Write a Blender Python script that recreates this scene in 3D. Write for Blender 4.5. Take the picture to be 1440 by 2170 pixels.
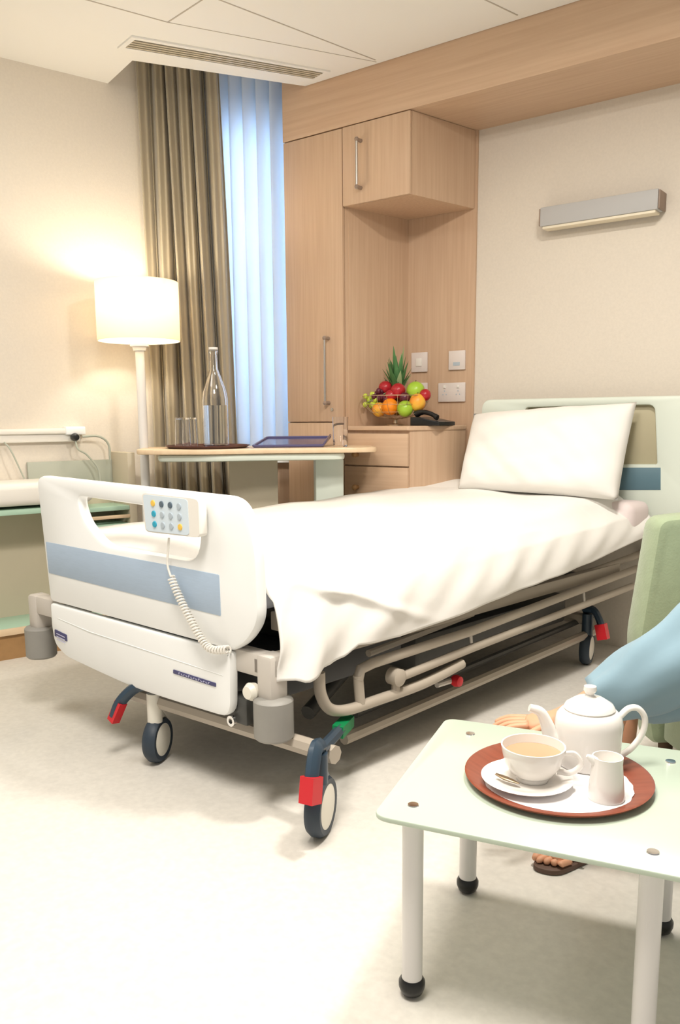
import bpy, bmesh, math, random
from mathutils import Vector, Matrix
random.seed(7)
PI = math.pi
C = bpy.context.scene.collection
for o in list(bpy.data.objects): bpy.data.objects.remove(o)

# ------------------------------------------------------------------ camera
FPX, CX, CY = 1780.0, 720.0, 1180.0
PITCH, ROLL, AZ, EYE = math.radians(9.35), math.radians(-.42), math.radians(127.2), 1.1
Fw = Vector((math.cos(AZ)*math.cos(PITCH), math.sin(AZ)*math.cos(PITCH), -math.sin(PITCH)))
R0 = Vector((math.sin(AZ), -math.cos(AZ), 0)); U0 = R0.cross(Fw)
Rt = R0*math.cos(ROLL) + U0*math.sin(ROLL); Up = Rt.cross(Fw)
EYEV = Vector((0, 0, EYE))
cd = bpy.data.cameras.new('camera'); cam = bpy.data.objects.new('camera', cd); C.objects.link(cam)
cam.matrix_world = Matrix.Translation(EYEV) @ Matrix((Rt, Up, -Fw)).transposed().to_4x4()
cd.sensor_fit = 'VERTICAL'; cd.sensor_height = 36; cd.lens = FPX/2170*36
cd.shift_y = (CY-1085)/2170; cd.clip_start = .02
bpy.context.scene.camera = cam

# ------------------------------------------------------------------ light
sc = bpy.context.scene
sc.view_settings.view_transform = 'Standard'; sc.view_settings.look = 'None'
sc.view_settings.gamma = 1; sc.view_settings.use_curve_mapping = False
sc.view_settings.exposure = 0.36
w = bpy.data.worlds.new('world'); sc.world = w; w.use_nodes = True
bg = w.node_tree.nodes['Background']; bg.inputs[0].default_value = (1.0, .96, .90, 1); bg.inputs[1].default_value = .30
def area(name, loc, aim, size, power, col, sy=None):
    l = bpy.data.lights.new(name, 'AREA'); l.energy = power; l.color = col
    l.shape = 'RECTANGLE'; l.size = size; l.size_y = sy or size
    o = bpy.data.objects.new(name, l); C.objects.link(o); o.location = loc
    o.rotation_euler = (Vector(aim)-Vector(loc)).to_track_quat('-Z', 'Y').to_euler()
    return o
area('ceiling_light_head', (-.75, 2.15, 2.66), (-.95, 2.0, 0), .25, 34, (1, .94, .86))
area('ceiling_light_room', (-.9, .7, 2.68), (-1.0, .85, 0), .7, 50, (1, .935, .85))
area('ceiling_light_left', (-2.9, .9, 2.68), (-2.9, 1.1, 0), .8, 13, (1, .97, .92))
area('daylight', (-3.62, 3.62, 1.85), (-2.9, 2.9, 1.5), .55, 24, (.60, .79, 1), 1.6)

# ------------------------------------------------------------------ pixel -> point on a real plane of the room
def ray(x, y): return Fw + Rt*((x-CX)/FPX) - Up*((y-CY)/FPX)
def at_z(x, y, z):
    r = ray(x, y); return EYEV + r*((z-EYE)/r.z)
def at_y(x, y, Y):
    r = ray(x, y); return EYEV + r*(Y/r.y)
def on_plane(x, y, p, n):
    r = ray(x, y); return EYEV + r*((Vector(p)-EYEV).dot(n)/r.dot(n))

# ------------------------------------------------------------------ materials
def mat(name, col, rough=.5, metal=0, spec=.5, noise=0, nscale=40, bump=0, bscale=60, trans=0, ior=1.45, emit=None, es=0, stretch=None, col2=None, sheen=0):
    m = bpy.data.materials.new(name); m.use_nodes = True
    nt = m.node_tree; b = nt.nodes['Principled BSDF']
    b.inputs['Base Color'].default_value = (*col, 1); b.inputs['Roughness'].default_value = rough
    b.inputs['Metallic'].default_value = metal; b.inputs['Specular IOR Level'].default_value = spec
    b.inputs['Transmission Weight'].default_value = trans; b.inputs['IOR'].default_value = ior
    if sheen: b.inputs['Sheen Weight'].default_value = sheen
    if emit: b.inputs['Emission Color'].default_value = (*emit, 1); b.inputs['Emission Strength'].default_value = es
    tc = nt.nodes.new('ShaderNodeTexCoord'); mp = nt.nodes.new('ShaderNodeMapping')
    nt.links.new(tc.outputs['Object'], mp.inputs[0])
    if stretch: mp.inputs['Scale'].default_value = stretch
    n = nt.nodes.new('ShaderNodeTexNoise'); n.inputs['Scale'].default_value = nscale; n.inputs['Detail'].default_value = 4
    nt.links.new(mp.outputs[0], n.inputs[0])
    if noise or col2:
        r = nt.nodes.new('ShaderNodeValToRGB')
        c2 = col2 or tuple(c*(1-noise) for c in col)
        r.color_ramp.elements[0].position = .3; r.color_ramp.elements[1].position = .7
        r.color_ramp.elements[0].color = (*c2, 1); r.color_ramp.elements[1].color = (*col, 1)
        nt.links.new(n.outputs['Fac'], r.inputs[0]); nt.links.new(r.outputs[0], b.inputs['Base Color'])
    if bump:
        n2 = nt.nodes.new('ShaderNodeTexNoise'); n2.inputs['Scale'].default_value = bscale; n2.inputs['Detail'].default_value = 3
        nt.links.new(mp.outputs[0], n2.inputs[0])
        bp = nt.nodes.new('ShaderNodeBump'); bp.inputs['Strength'].default_value = bump; bp.inputs['Distance'].default_value = .01
        nt.links.new(n2.outputs['Fac'], bp.inputs['Height']); nt.links.new(bp.outputs[0], b.inputs['Normal'])
    return m
def translucent(name, col, tcol, fac=.5, rough=.9):
    m = mat(name, col, rough)
    nt = m.node_tree; b = nt.nodes['Principled BSDF']; out = nt.nodes['Material Output']
    t = nt.nodes.new('ShaderNodeBsdfTranslucent'); t.inputs[0].default_value = (*tcol, 1)
    mx = nt.nodes.new('ShaderNodeMixShader'); mx.inputs[0].default_value = fac
    nt.links.new(b.outputs[0], mx.inputs[1]); nt.links.new(t.outputs[0], mx.inputs[2]); nt.links.new(mx.outputs[0], out.inputs[0])
    return m
WOOD, WOOD2 = (.62, .44, .30), (.55, .37, .245)
M = dict(
 wall=mat('wall_paper', (.74, .675, .585), .8, noise=.05, nscale=90, bump=.06, bscale=220),
 ceil=mat('ceiling_paint', (.86, .84, .79), .85),
 floor=mat('vinyl_floor', (.775, .745, .685), .32, noise=.10, nscale=55, spec=.35),
 woodv=mat('wood_vertical', WOOD, .45, col2=WOOD2, nscale=1.0, stretch=(70, 70, 2.2)),
 woodh=mat('wood_horizontal', WOOD, .45, col2=WOOD2, nscale=1.0, stretch=(2.2, 60, 60)),
 woodt=mat('table_wood', (.80, .62, .42), .35, col2=(.74, .55, .36), nscale=1.0, stretch=(40, 6, 40)),
 brown=mat('kick_wood', (.42, .24, .10), .5, noise=.15, nscale=20),
 darkbrown=mat('dark_brown', (.10, .06, .035), .9),  # plain dark brown of the plinth, fruit stalks and chair legs
 steel=mat('brushed_steel', (.55, .52, .48), .3, metal=1, noise=.05, nscale=80),
 chrome=mat('chrome', (.8, .8, .8), .12, metal=1),
 curtain=mat('curtain_satin', (.46, .39, .27), .34, noise=.12, nscale=1.2, stretch=(60, 60, 6), spec=.5, sheen=.3, bump=.05),
 vane=translucent('blind_vane', (.84, .89, .95), (.84, .91, 1.0), .5),
 white=mat('white_plastic', (.91, .925, .92), .3, noise=.015, nscale=8),
 whitep=mat('warm_white_plastic', (.83, .80, .74), .4),
 blueband=mat('blue_laminate', (.42, .53, .67), .45, noise=.06, nscale=12, stretch=(2, 2, 30)),
 navy=mat('navy_label', (.06, .06, .16), .4), lettering=mat('label_lettering', (.55, .55, .75), .5),
 grey=mat('grey_plastic', (.30, .29, .265), .5, noise=.04, nscale=30),
 frame=mat('beige_steel', (.46, .405, .335), .35, spec=.5, noise=.03, nscale=10),
 framelt=mat('pale_steel', (.58, .54, .49), .35),
 dark=mat('dark_steel', (.075, .075, .07), .45, noise=.2, nscale=15),
 darkpanel=mat('dark_grey_panel', (.07, .072, .075), .5, noise=.1, nscale=10),
 navyp=mat('blue_black_plastic', (.035, .06, .09), .3), tyre=mat('tyre_rubber', (.03, .045, .065), .5),
 cream=mat('cream_plastic', (.80, .77, .68), .35),
 red=mat('red_plastic', (.62, .02, .03), .35), green=mat('green_plastic', (.0, .22, .07), .4),
 linen=mat('white_linen', (.86, .84, .80), .85, noise=.02, nscale=6, bump=.35, bscale=9),
 pink=mat('pink_sheet', (.80, .70, .69), .85), mattress=mat('mattress_blue', (.62, .65, .74), .5),
 teal=mat('teal_blue', (.11, .20, .25), .5), mint=mat('mint_laminate', (.47, .68, .53), .4, noise=.04, nscale=6),
 mintlt=mat('pale_mint', (.70, .76, .68), .4), olive=mat('olive_beige', (.48, .43, .29), .6),
 greygreen=mat('grey_green', (.42, .44, .37), .6), beige=mat('beige_laminate', (.60, .53, .40), .5, noise=.05, nscale=5),
 shade=translucent('lamp_shade', (.85, .80, .68), (1, .90, .74), .40),
 paleglass=mat('frosted_glass', (.60, .70, .575), .3, trans=.15, ior=1.45, spec=.5),
 glass=mat('clear_glass', (1, 1, 1), .02, trans=1, ior=1.45), water=mat('water', (.95, .98, 1), .0, trans=1, ior=1.33),
 pole=mat('white_pole', (.78, .76, .74), .25, spec=.6), black=mat('black_plastic', (.012, .012, .012), .28),
 tray=mat('mahogany_tray', (.26, .065, .035), .22, noise=.2, nscale=8, stretch=(1, 12, 1), spec=.6),
 traydk=mat('dark_tray', (.10, .035, .03), .2), bluetray=mat('blue_tray', (.10, .095, .21), .16, spec=.8),
 china=mat('white_china', (.86, .83, .79), .12, spec=.6), paper=mat('paper_doily', (.86, .85, .86), .8),
 tea=mat('milky_tea', (.52, .32, .19), .15), chocolate=mat('spoon_metal', (.25, .18, .11), .3, metal=.6),  # the teaspoon is a dark brownish metal
 skin=mat('skin', (.74, .38, .23), .5, noise=.08, nscale=30), hair=mat('hair', (.10, .06, .04), .6),
 cloth=mat('blue_cloth', (.25, .38, .46), .8, noise=.08, nscale=5, bump=.15, bscale=10, sheen=.2),
 chair=mat('green_fabric', (.31, .38, .24), .9, noise=.10, nscale=25, bump=.1, bscale=150, sheen=.3),
 socket=mat('socket_plastic', (.74, .67, .63), .35), lampmetal=mat('anodised_grey', (.47, .465, .46), .55, metal=0),
 lampend=mat('lamp_end', (.30, .22, .17), .5), diffuser=mat('cream_diffuser', (.82, .74, .58), .5),
 leaf=mat('leaf', (.08, .22, .07), .5, noise=.3, nscale=20), leaf2=mat('pale_leaf', (.35, .45, .22), .5),
 pine=mat('pineapple_skin', (.40, .22, .05), .6, noise=.4, nscale=40), apple=mat('green_apple', (.38, .60, .05), .3, noise=.15, nscale=15),
 orange=mat('orange_peel', (.90, .27, .01), .45, bump=.2, bscale=200), redfruit=mat('red_fruit', (.50, .02, .03), .3, noise=.3, nscale=20),
 yellow=mat('yellow_fruit', (.88, .58, .06), .4, col2=(.80, .22, .03), nscale=12), grape=mat('purple_grape', (.10, .015, .03), .3),
 ggrape=mat('green_grape', (.55, .66, .08), .3), wire=mat('wire_metal', (.55, .42, .28), .3, metal=.8),
 b_yel=mat('button_yellow', (.85, .55, .10), .4), b_blu=mat('button_blue', (.03, .36, .52), .4), b_gry=mat('button_grey', (.45, .52, .58), .4),
 b_dk=mat('button_dark', (.10, .14, .18), .4), keypad=mat('keypad_pale_blue', (.66, .76, .84), .4), slot=mat('vent_dark', (.10, .08, .06), .8),
 seam=mat('ceiling_seam', (.50, .45, .38), .9), sole=mat('sandal_sole', (.12, .07, .05), .6), outside=mat('frame_white', (.7, .75, .8), .5),
)

# ------------------------------------------------------------------ builders
def finish(me, smooth, ang=40):
    if smooth:
        for p in me.polygons: p.use_smooth = True
        me.set_sharp_from_angle(angle=math.radians(ang))
def wm(o):
    m = Matrix.Identity(4)
    while o: m = (Matrix.Translation(o.location) @ o.rotation_euler.to_matrix().to_4x4()) @ m; o = o.parent
    return m
def obj(name, bm, m, parent=None, smooth=True, base=None, ang=40):
    """bm holds world coordinates; the mesh is stored in the local frame of its thing."""
    me = bpy.data.meshes.new(name)
    bmesh.ops.recalc_face_normals(bm, faces=bm.faces)
    if parent: T = wm(parent)
    else:
        if base is None:
            xs = [v.co for v in bm.verts]
            base = ((min(v.x for v in xs)+max(v.x for v in xs))/2, (min(v.y for v in xs)+max(v.y for v in xs))/2, min(v.z for v in xs))
        T = Matrix.Translation(Vector(base))
    bm.transform(T.inverted()); bm.to_mesh(me); bm.free(); finish(me, smooth, ang)
    me.materials.append(M[m] if isinstance(m, str) else m)
    o = bpy.data.objects.new(name, me); C.objects.link(o)
    if parent: o.parent = parent
    else: o.location = base
    return o
def thing(name, loc, label, cat, group=None):
    o = bpy.data.objects.new(name, None); C.objects.link(o); o.location = loc; o.empty_display_size = .1
    return tag(o, label, cat, group)
def tag(o, label, cat, group=None, kind=None):
    o['label'] = label
    if cat: o['category'] = cat
    if group: o['group'] = group
    if kind: o['kind'] = kind
    return o
def struct(name, bm, m, label=None, smooth=False):
    o = obj(name, bm, m, smooth=smooth); o['kind'] = 'structure'
    if label: o['label'] = label
    return o
def copy_thing(root, delta):
    r = root.copy(); C.objects.link(r); r.location = root.location + Vector(delta)
    for ch in root.children:
        c = ch.copy(); C.objects.link(c); c.parent = r
        for g in ch.children:
            d = g.copy(); C.objects.link(d); d.parent = c
    return r
NB = bmesh.new
def merge(bm, b2, f=None):
    if f:
        for v in b2.verts: v.co = f(v.co)
    me = bpy.data.meshes.new('t'); b2.to_mesh(me); b2.free(); bm.from_mesh(me); bpy.data.meshes.remove(me)
def box(bm, x0, x1, y0, y1, z0, z1, bev=0, f=None, seg=2):
    b = NB(); bmesh.ops.create_cube(b, size=1)
    for v in b.verts: v.co = Vector((x0+(v.co.x+.5)*(x1-x0), y0+(v.co.y+.5)*(y1-y0), z0+(v.co.z+.5)*(z1-z0)))
    if bev: bmesh.ops.bevel(b, geom=b.edges[:], offset=bev, segments=seg, affect='EDGES', profile=.5)
    merge(bm, b, f); return bm
def prism(bm, poly, z0, z1, bev=0, f=None):
    b = NB(); vs = [b.verts.new((p[0], p[1], z0)) for p in poly]; fc = b.faces.new(vs)
    r = bmesh.ops.extrude_face_region(b, geom=[fc])
    for e in r['geom']:
        if isinstance(e, bmesh.types.BMVert): e.co.z = z1
    if bev:
        bmesh.ops.recalc_face_normals(b, faces=b.faces)
        es = [e for e in b.edges if abs(e.verts[0].co.z-e.verts[1].co.z) < 1e-6]
        bmesh.ops.bevel(b, geom=es, offset=bev, segments=3, affect='EDGES', profile=.5)
    merge(bm, b, f); return bm
def lathe(bm, prof, c, n=32, ax=None, sx=1, sy=1):
    """prof: (radius, height) list; ax: axis direction"""
    b = NB(); rings = []
    for r, h in prof:
        if r < 1e-5: rings.append([b.verts.new((0, 0, h))])
        else: rings.append([b.verts.new((r*sx*math.cos(2*PI*k/n), r*sy*math.sin(2*PI*k/n), h)) for k in range(n)])
    for a, d in zip(rings, rings[1:]):
        for k in range(n):
            k2 = (k+1) % n
            if len(a) == 1 and len(d) == 1: continue
            if len(a) == 1: b.faces.new((a[0], d[k], d[k2]))
            elif len(d) == 1: b.faces.new((a[k], a[k2], d[0]))
            else: b.faces.new((a[k], a[k2], d[k2], d[k]))
    for rg in (rings[0], rings[-1]):
        if len(rg) > 1 and prof[0] != prof[-1]: b.faces.new(rg)
    q = Vector(ax).to_track_quat('Z', 'Y').to_matrix() if ax else Matrix.Identity(3)
    cc = Vector(c); merge(bm, b, lambda v: cc + q @ v); return bm
def cyl(bm, a, b_, r, r2=None, n=20):
    a, b_ = Vector(a), Vector(b_); L = (b_-a).length
    return lathe(bm, [(0, 0), (r, 0), (r2 or r, L), (0, L)], a, n, b_-a)
def ball(bm, c, r, n=20, sz=1, ax=None):
    p = [(max(0, r*math.sin(PI*k/12)), -r*sz*math.cos(PI*k/12)) for k in range(13)]; p[0] = (0, -r*sz); p[-1] = (0, r*sz)
    return lathe(bm, p, c, n, ax)
def smoothpath(pts, k=6, closed=False):
    P = [Vector(p) for p in pts]; out = []; n = len(P)
    for i in range(n if closed else n-1):
        p0 = P[(i-1) % n] if closed or i > 0 else P[0]*2-P[1]
        p1, p2 = P[i], P[(i+1) % n]
        p3 = P[(i+2) % n] if closed or i+2 < n else P[-1]*2-P[-2]
        for j in range(k):
            t = j/k
            out.append(.5*((2*p1)+(p2-p0)*t+(2*p0-5*p1+4*p2-p3)*t*t+(3*p1-p0-3*p2+p3)*t**3))
    if not closed: out.append(P[-1])
    return out
def tube(bm, pts, r, n=12, closed=False, sx=1, up=None):
    P = [Vector(p) for p in pts]; N = len(P); b = NB(); rings = []
    rr = r if isinstance(r, (list, tuple)) else [r]*N
    tan = []
    for i in range(N):
        a = P[i-1] if (i > 0 or closed) else P[i]; c = P[(i+1) % N] if (i < N-1 or closed) else P[i]
        tan.append((c-a).normalized())
    nrm = tan[0].orthogonal().normalized()
    if up: nrm = (Vector(up)-tan[0]*Vector(up).dot(tan[0])).normalized()
    for i in range(N):
        nrm = (nrm - tan[i]*nrm.dot(tan[i])).normalized()
        if up: nrm = (Vector(up)-tan[i]*Vector(up).dot(tan[i])).normalized()
        bn = tan[i].cross(nrm)
        rings.append([b.verts.new(P[i]+(nrm*math.cos(2*PI*k/n)+bn*math.sin(2*PI*k/n)*sx)*rr[i]) for k in range(n)])
    for i in range(N if closed else N-1):
        A, D = rings[i], rings[(i+1) % N]
        for k in range(n): b.faces.new((A[k], A[(k+1) % n], D[(k+1) % n], D[k]))
    if not closed: b.faces.new(rings[0][::-1]); b.faces.new(rings[-1])
    merge(bm, b); return bm
def rpoly(pts, n=6):
    """(x, y, radius) corners -> rounded outline"""
    out = []; N = len(pts)
    for i in range(N):
        p = Vector(pts[i][:2]); r = pts[i][2]
        if r <= 0: out.append(tuple(p)); continue
        a = (Vector(pts[i-1][:2])-p); c = (Vector(pts[(i+1) % N][:2])-p)
        r = min(r, a.length*.49, c.length*.49); a.normalize(); c.normalize()
        s, e = p+a*r, p+c*r
        for k in range(n+1):
            t = k/n; out.append(tuple(s*(1-t)**2+p*2*t*(1-t)+e*t*t))
    return out
def inset(poly, d):
    N = len(poly); out = []; A = sum(poly[i][0]*poly[(i+1) % N][1]-poly[(i+1) % N][0]*poly[i][1] for i in range(N))
    s = 1 if A > 0 else -1
    for i in range(N):
        p = Vector(poly[i]); a = (p-Vector(poly[i-1])); c = (Vector(poly[(i+1) % N])-p)
        a = a.normalized() if a.length > 1e-7 else c.normalized(); c = c.normalized() if c.length > 1e-7 else a
        t = (a+c); t = t.normalized() if t.length > 1e-7 else a
        out.append(tuple(p+Vector((-t.y, t.x))*d*s))
    return out
def plate(bm, outer, f, t0, t1, rr=.006, holes=()):
    """outline in (u,v); thickness t0..t1; f(u,v,t) -> world; rounded rims"""
    b = NB(); loops = [(outer, 1)]+[(h, -1) for h in holes]
    layers = [(rr, t0), (rr*.3, t0+rr*.3*(1 if t1 > t0 else -1)), (0, t0+rr*(1 if t1 > t0 else -1)), (0, t1-rr*(1 if t1 > t0 else -1)), (rr*.3, t1-rr*.3*(1 if t1 > t0 else -1)), (rr, t1)]
    caps = {0: [], 5: []}
    for lp, sg in loops:
        rings = []
        for li, (d, t) in enumerate(layers):
            q = inset(lp, d*sg); vs = [b.verts.new(f(u, v, t)) for u, v in q]; rings.append(vs)
        for A, D in zip(rings, rings[1:]):
            for k in range(len(A)): b.faces.new((A[k], A[(k+1) % len(A)], D[(k+1) % len(A)], D[k]))
        for i in (0, 5):
            for k in range(len(rings[i])):
                caps[i].append(b.edges.get((rings[i][k], rings[i][(k+1) % len(rings[i])])))
    for i in (0, 5): bmesh.ops.triangle_fill(b, edges=caps[i], use_beauty=True)
    merge(bm, b); return bm
def grid(bm, nu, nv, f, thick=0):
    b = NB(); V = [[b.verts.new(f(i/nu, j/nv)) for j in range(nv+1)] for i in range(nu+1)]
    for i in range(nu):
        for j in range(nv): b.faces.new((V[i][j], V[i+1][j], V[i+1][j+1], V[i][j+1]))
    if thick:
        bmesh.ops.recalc_face_normals(b, faces=b.faces)
        bmesh.ops.solidify(b, geom=b.faces[:], thickness=thick)
    merge(bm, b); return bm
def skinmesh(name, verts, edges, radii, m, parent=None, sub=2, root=0):
    me = bpy.data.meshes.new(name); me.from_pydata([tuple(v) for v in verts], edges, []); me.update()
    o = bpy.data.objects.new(name, me); C.objects.link(o)
    s = o.modifiers.new('s', 'SKIN'); sub_ = o.modifiers.new('u', 'SUBSURF'); sub_.levels = sub
    for i, r in enumerate(radii):
        rr = r if isinstance(r, tuple) else (r, r)
        me.skin_vertices[0].data[i].radius = rr; me.skin_vertices[0].data[i].use_root = (i == root)
    dg = bpy.context.evaluated_depsgraph_get(); dg.update()
    e = o.evaluated_get(dg); b = NB(); b.from_mesh(e.to_mesh()); e.to_mesh_clear()
    bpy.data.objects.remove(o)
    return obj(name, b, m, parent, ang=180)

# ------------------------------------------------------------------ the room
YW, YB = 3.95, 3.49           # head wall, wood front
ZC, ZB = 2.73, 2.497          # ceiling, underside of the wooden bulkhead
SK = .22                      # side faces run slightly askew to the head wall, as in the photo
def S(x, y): return x + SK*(y-YB)
b = NB(); box(b, -5.2, 2.2, -2.2, 4.3, -.1, 0); struct('floor', b, 'floor', 'pale speckled vinyl floor')
# left wall runs from behind the camera to the window bay
W0, W1 = (-3.54, 3.02), (-2.996, 3.50)
def lw(y): return -4.369+.276*y
b = NB(); prism(b, [(lw(-2.2), -2.2), (-3.535, 3.022), (-3.66, 3.13), (lw(-2.2)-.2, -2.2)], 0, 3.0); struct('wall_left', b, 'wall', 'cream papered wall behind the floor lamp')
b = NB(); box(b, -2.16, 2.2, YW, YW+.15, 0, 2.7); struct('wall_right', b, 'wall', 'cream papered wall behind the bed head')
# window bay wall: below the sill and the reveal, with the window in it
wd = Vector((W1[0]-W0[0], W1[1]-W0[1], 0)); WL = wd.length; wd.normalize(); wn = Vector((-wd.y, wd.x, 0))
def WP(s, d, z): return Vector((W0[0], W0[1], 0)) + wd*s + wn*d + Vector((0, 0, z))
def wf(v): return WP(v.x, v.y, v.z)
b = NB(); box(b, -.02, WL+.25, .16, .24, 0, .86, f=wf); struct('wall_far', b, 'woodv', 'wood apron panel under the window')
b = NB(); box(b, -.1, WL+.3, .08, .24, .86, .89, .004, f=wf); struct('trim_1', b, 'white', 'white window sill board')
b = NB(); box(b, -.12, .0, .13, .3, 0, 3.0, f=wf); box(b, WL+.12, WL+.35, .13, .3, 0, 3.0, f=wf); struct('wall_back', b, 'wall', 'reveals beside the window')
fr = NB()
for a in ((0, .05), (WL*.5-.02, WL*.5+.02), (WL+.07, WL+.12)): box(fr, a[0], a[1], .18, .23, .89, 3.0, .003, f=wf)
box(fr, 0, WL+.12, .18, .23, .89, .94, .003, f=wf); box(fr, 0, WL+.12, .18, .23, 2.95, 3.0, .003, f=wf)
wn1 = struct('window_1', fr, 'outside', 'white framed tall window behind vertical blinds')
b = NB(); box(b, .03, WL+.09, .20, .206, .92, 2.97, f=wf); obj('window_glass', b, 'glass', wn1, smooth=False)
# ceiling with the lowered edge in front of the curtain pocket
P1, P2, P3 = (-3.58, 2.862), (-3.273, 2.763), (-2.843, 3.487)
b = NB(); prism(b, [(lw(-2.2), -2.2), P1, P2, P3, (2.2, YB-.003), (2.2, -2.2)], ZC, ZC+.27)
ceil = struct('ceiling', b, 'ceil', 'white suspended ceiling')
b = NB(); prism(b, [P1, P2, P3, (-2.9, 4.2), (-4.2, 4.2), (-4.0, 2.9)], 3.0, 3.1); struct('ceiling_pocket', b, 'ceil').name = 'trim_2'
bpy.data.objects['trim_2']['label'] = 'top of the recess that the curtain hangs in'
def seam(p, q, wdt=.006):
    a, c = at_z(*p, ZC), at_z(*q, ZC); d = (c-a).normalized(); n = Vector((-d.y, d.x, 0))*wdt/2; b = NB()
    b.faces.new([b.verts.new(v) for v in (a-n, c-n, c+n, a+n)])
    r = bmesh.ops.extrude_face_region(b, geom=b.faces[:])
    for e in r['geom']:
        if isinstance(e, bmesh.types.BMVert): e.co.z -= .0015
    obj('ceiling_seam', b, 'seam', ceil, smooth=False)
seam((430, -14), (795, 127)); seam((150, -10), (355, 47)); seam((355, 47), (430, -2)); seam((355, 47), (797, 131), .003); seam((1000, -14), (1096, 32))
# wooden bulkhead
b = NB(); box(b, -2.998, 2.2, YB, YW+.02, ZB, ZC+.3, .002); struct('trim_3', b, 'woodh', 'wooden bulkhead along the top of the head wall')
# niche lining behind the counter
b = NB(); prism(b, [(S(-2.6185, YB+.04), YB+.04), (S(-2.6185, YW), YW), (S(-2.6185, YW)-.02, YW), (S(-2.6185, YB+.04)-.02, YB+.04)], 1.06, ZB)
prism(b, [(S(-2.6185, YW)-.02, YW-.012), (-2.118, YW-.012), (-2.118, YW), (S(-2.6185, YW)-.02, YW)], 0, ZB)
struct('trim_4', b, 'woodv', 'wood lining of the niche above the counter')

# ------------------------------------------------------------------ tall cabinet
def handle(name_parent, x, z0, z1, y, par):
    b = NB()
    cyl(b, (x, y, z0-.0), (x, y, z1+.0), .006); 
    h = obj('handle', b, 'steel', par)
    for z in (z0+.01, z1-.01):
        b = NB(); cyl(b, (x, y+.0, z), (x, y+.035, z), .009); ball(b, (x, y, z), .011, 12); obj('handle_mount', b, 'lampend', h)
    return h
XL, XM, XR = -2.996, -2.6185, -2.228
tc = thing('tall_cabinet', (XL+.19, YB+.2, 0), 'tall light wood cabinet between the blinds and the niche, one long bar handle', 'cabinet')
b = NB(); prism(b, [(XL, YB+.02), (XM, YB+.02), (S(XM, YW-.02), YW-.02), (S(XL, YW-.02), YW-.02)], 0, ZB-.002); obj('body', b, 'woodv', tc, smooth=False)
b = NB(); box(b, XL+.002, XM-.002, YB, YB+.018, 1.085, ZB-.006, .0015); d1 = obj('door', b, 'woodv', tc)
ht, hb = at_y(687, 712, YB-.035), at_y(688, 858, YB-.035)
handle('', ht.x, hb.z, ht.z, YB-.035, d1)
kk = at_y(704, 868, YB); b = NB(); cyl(b, (kk.x, YB-.006, kk.z), (kk.x, YB+.004, kk.z), .008); obj('lock', b, 'steel', d1)
b = NB(); box(b, XL+.002, XM-.002, YB, YB+.018, .1, 1.078, .0015); obj('door', b, 'woodv', tc)
# wall cabinet
uc = thing('wall_cabinet', ((XM+XR)/2, YB+.2, 2.13), 'light wood wall cabinet with bar handle hanging over the niche', 'cabinet')
ZU = 2.130
b = NB(); prism(b, [(XM+.002, YB+.02), (XR, YB+.02), (S(XR, YW-.014), YW-.014), (S(XM, YW-.014)+.002, YW-.014)], ZU, ZB-.002); obj('body', b, 'woodv', uc, smooth=False)
b = NB(); box(b, XM+.003, XR, YB, YB+.018, ZU, ZB-.005, .0015); d2 = obj('door', b, 'woodv', uc)
ht, hb = at_y(755, 290, YB-.035), at_y(756, 400, YB-.035)
handle('', ht.x, hb.z, ht.z, YB-.035, d2)
# drawer unit with rounded end
du = thing('drawer_unit', ((XM+XR)/2, YB+.2, 0), 'light wood drawer unit with rounded end holding the fruit bowl and phone', 'drawers')
ZK = 1.062
xe = S(XR, YW-.02)-.03
ol = rpoly([(XM+.001, YB+.02, 0), (XR, YB+.02, .008), (XR+.13, YB+.23, .22), (xe+.03, YW-.03, .12), (xe-.1, YW-.014, .0), (S(XM, YW-.014)+.001, YW-.014, 0)])
b = NB(); prism(b, ol, .12, ZK-.022); obj('body', b, 'woodv', du)
ol2 = rpoly([(XM+.001, YB-.002, 0), (XR, YB-.002, .01), (XR+.135, YB+.23, .22), (xe+.035, YW-.03, .12), (xe-.1, YW-.014, .0), (S(XM, YW-.014)+.001, YW-.014, 0)])
b = NB(); prism(b, ol2, ZK-.022, ZK, .003); obj('worktop', b, 'woodh', du)
b = NB(); box(b, XM+.02, XR-.03, YB+.05, YW-.1, 0, .12); obj('plinth', b, 'darkbrown', du, smooth=False)
zs = [ZK-.034, .862, .66, .4, .13]
for i in range(4):
    b = NB(); box(b, XM+.003, XR-.002, YB, YB+.018, zs[i+1]+.004, zs[i]-.004, .0015); dd = obj('drawer', b, 'woodh', du)
    b = NB(); xc = at_y(757, 1030, YB).x; zc_ = zs[i]-.11; cyl(b, (xc, YB-.025, zc_), (xc, YB, zc_), .011); ball(b, (xc, YB-.025, zc_), .015, 12); obj('knob', b, 'brown', dd)

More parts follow.
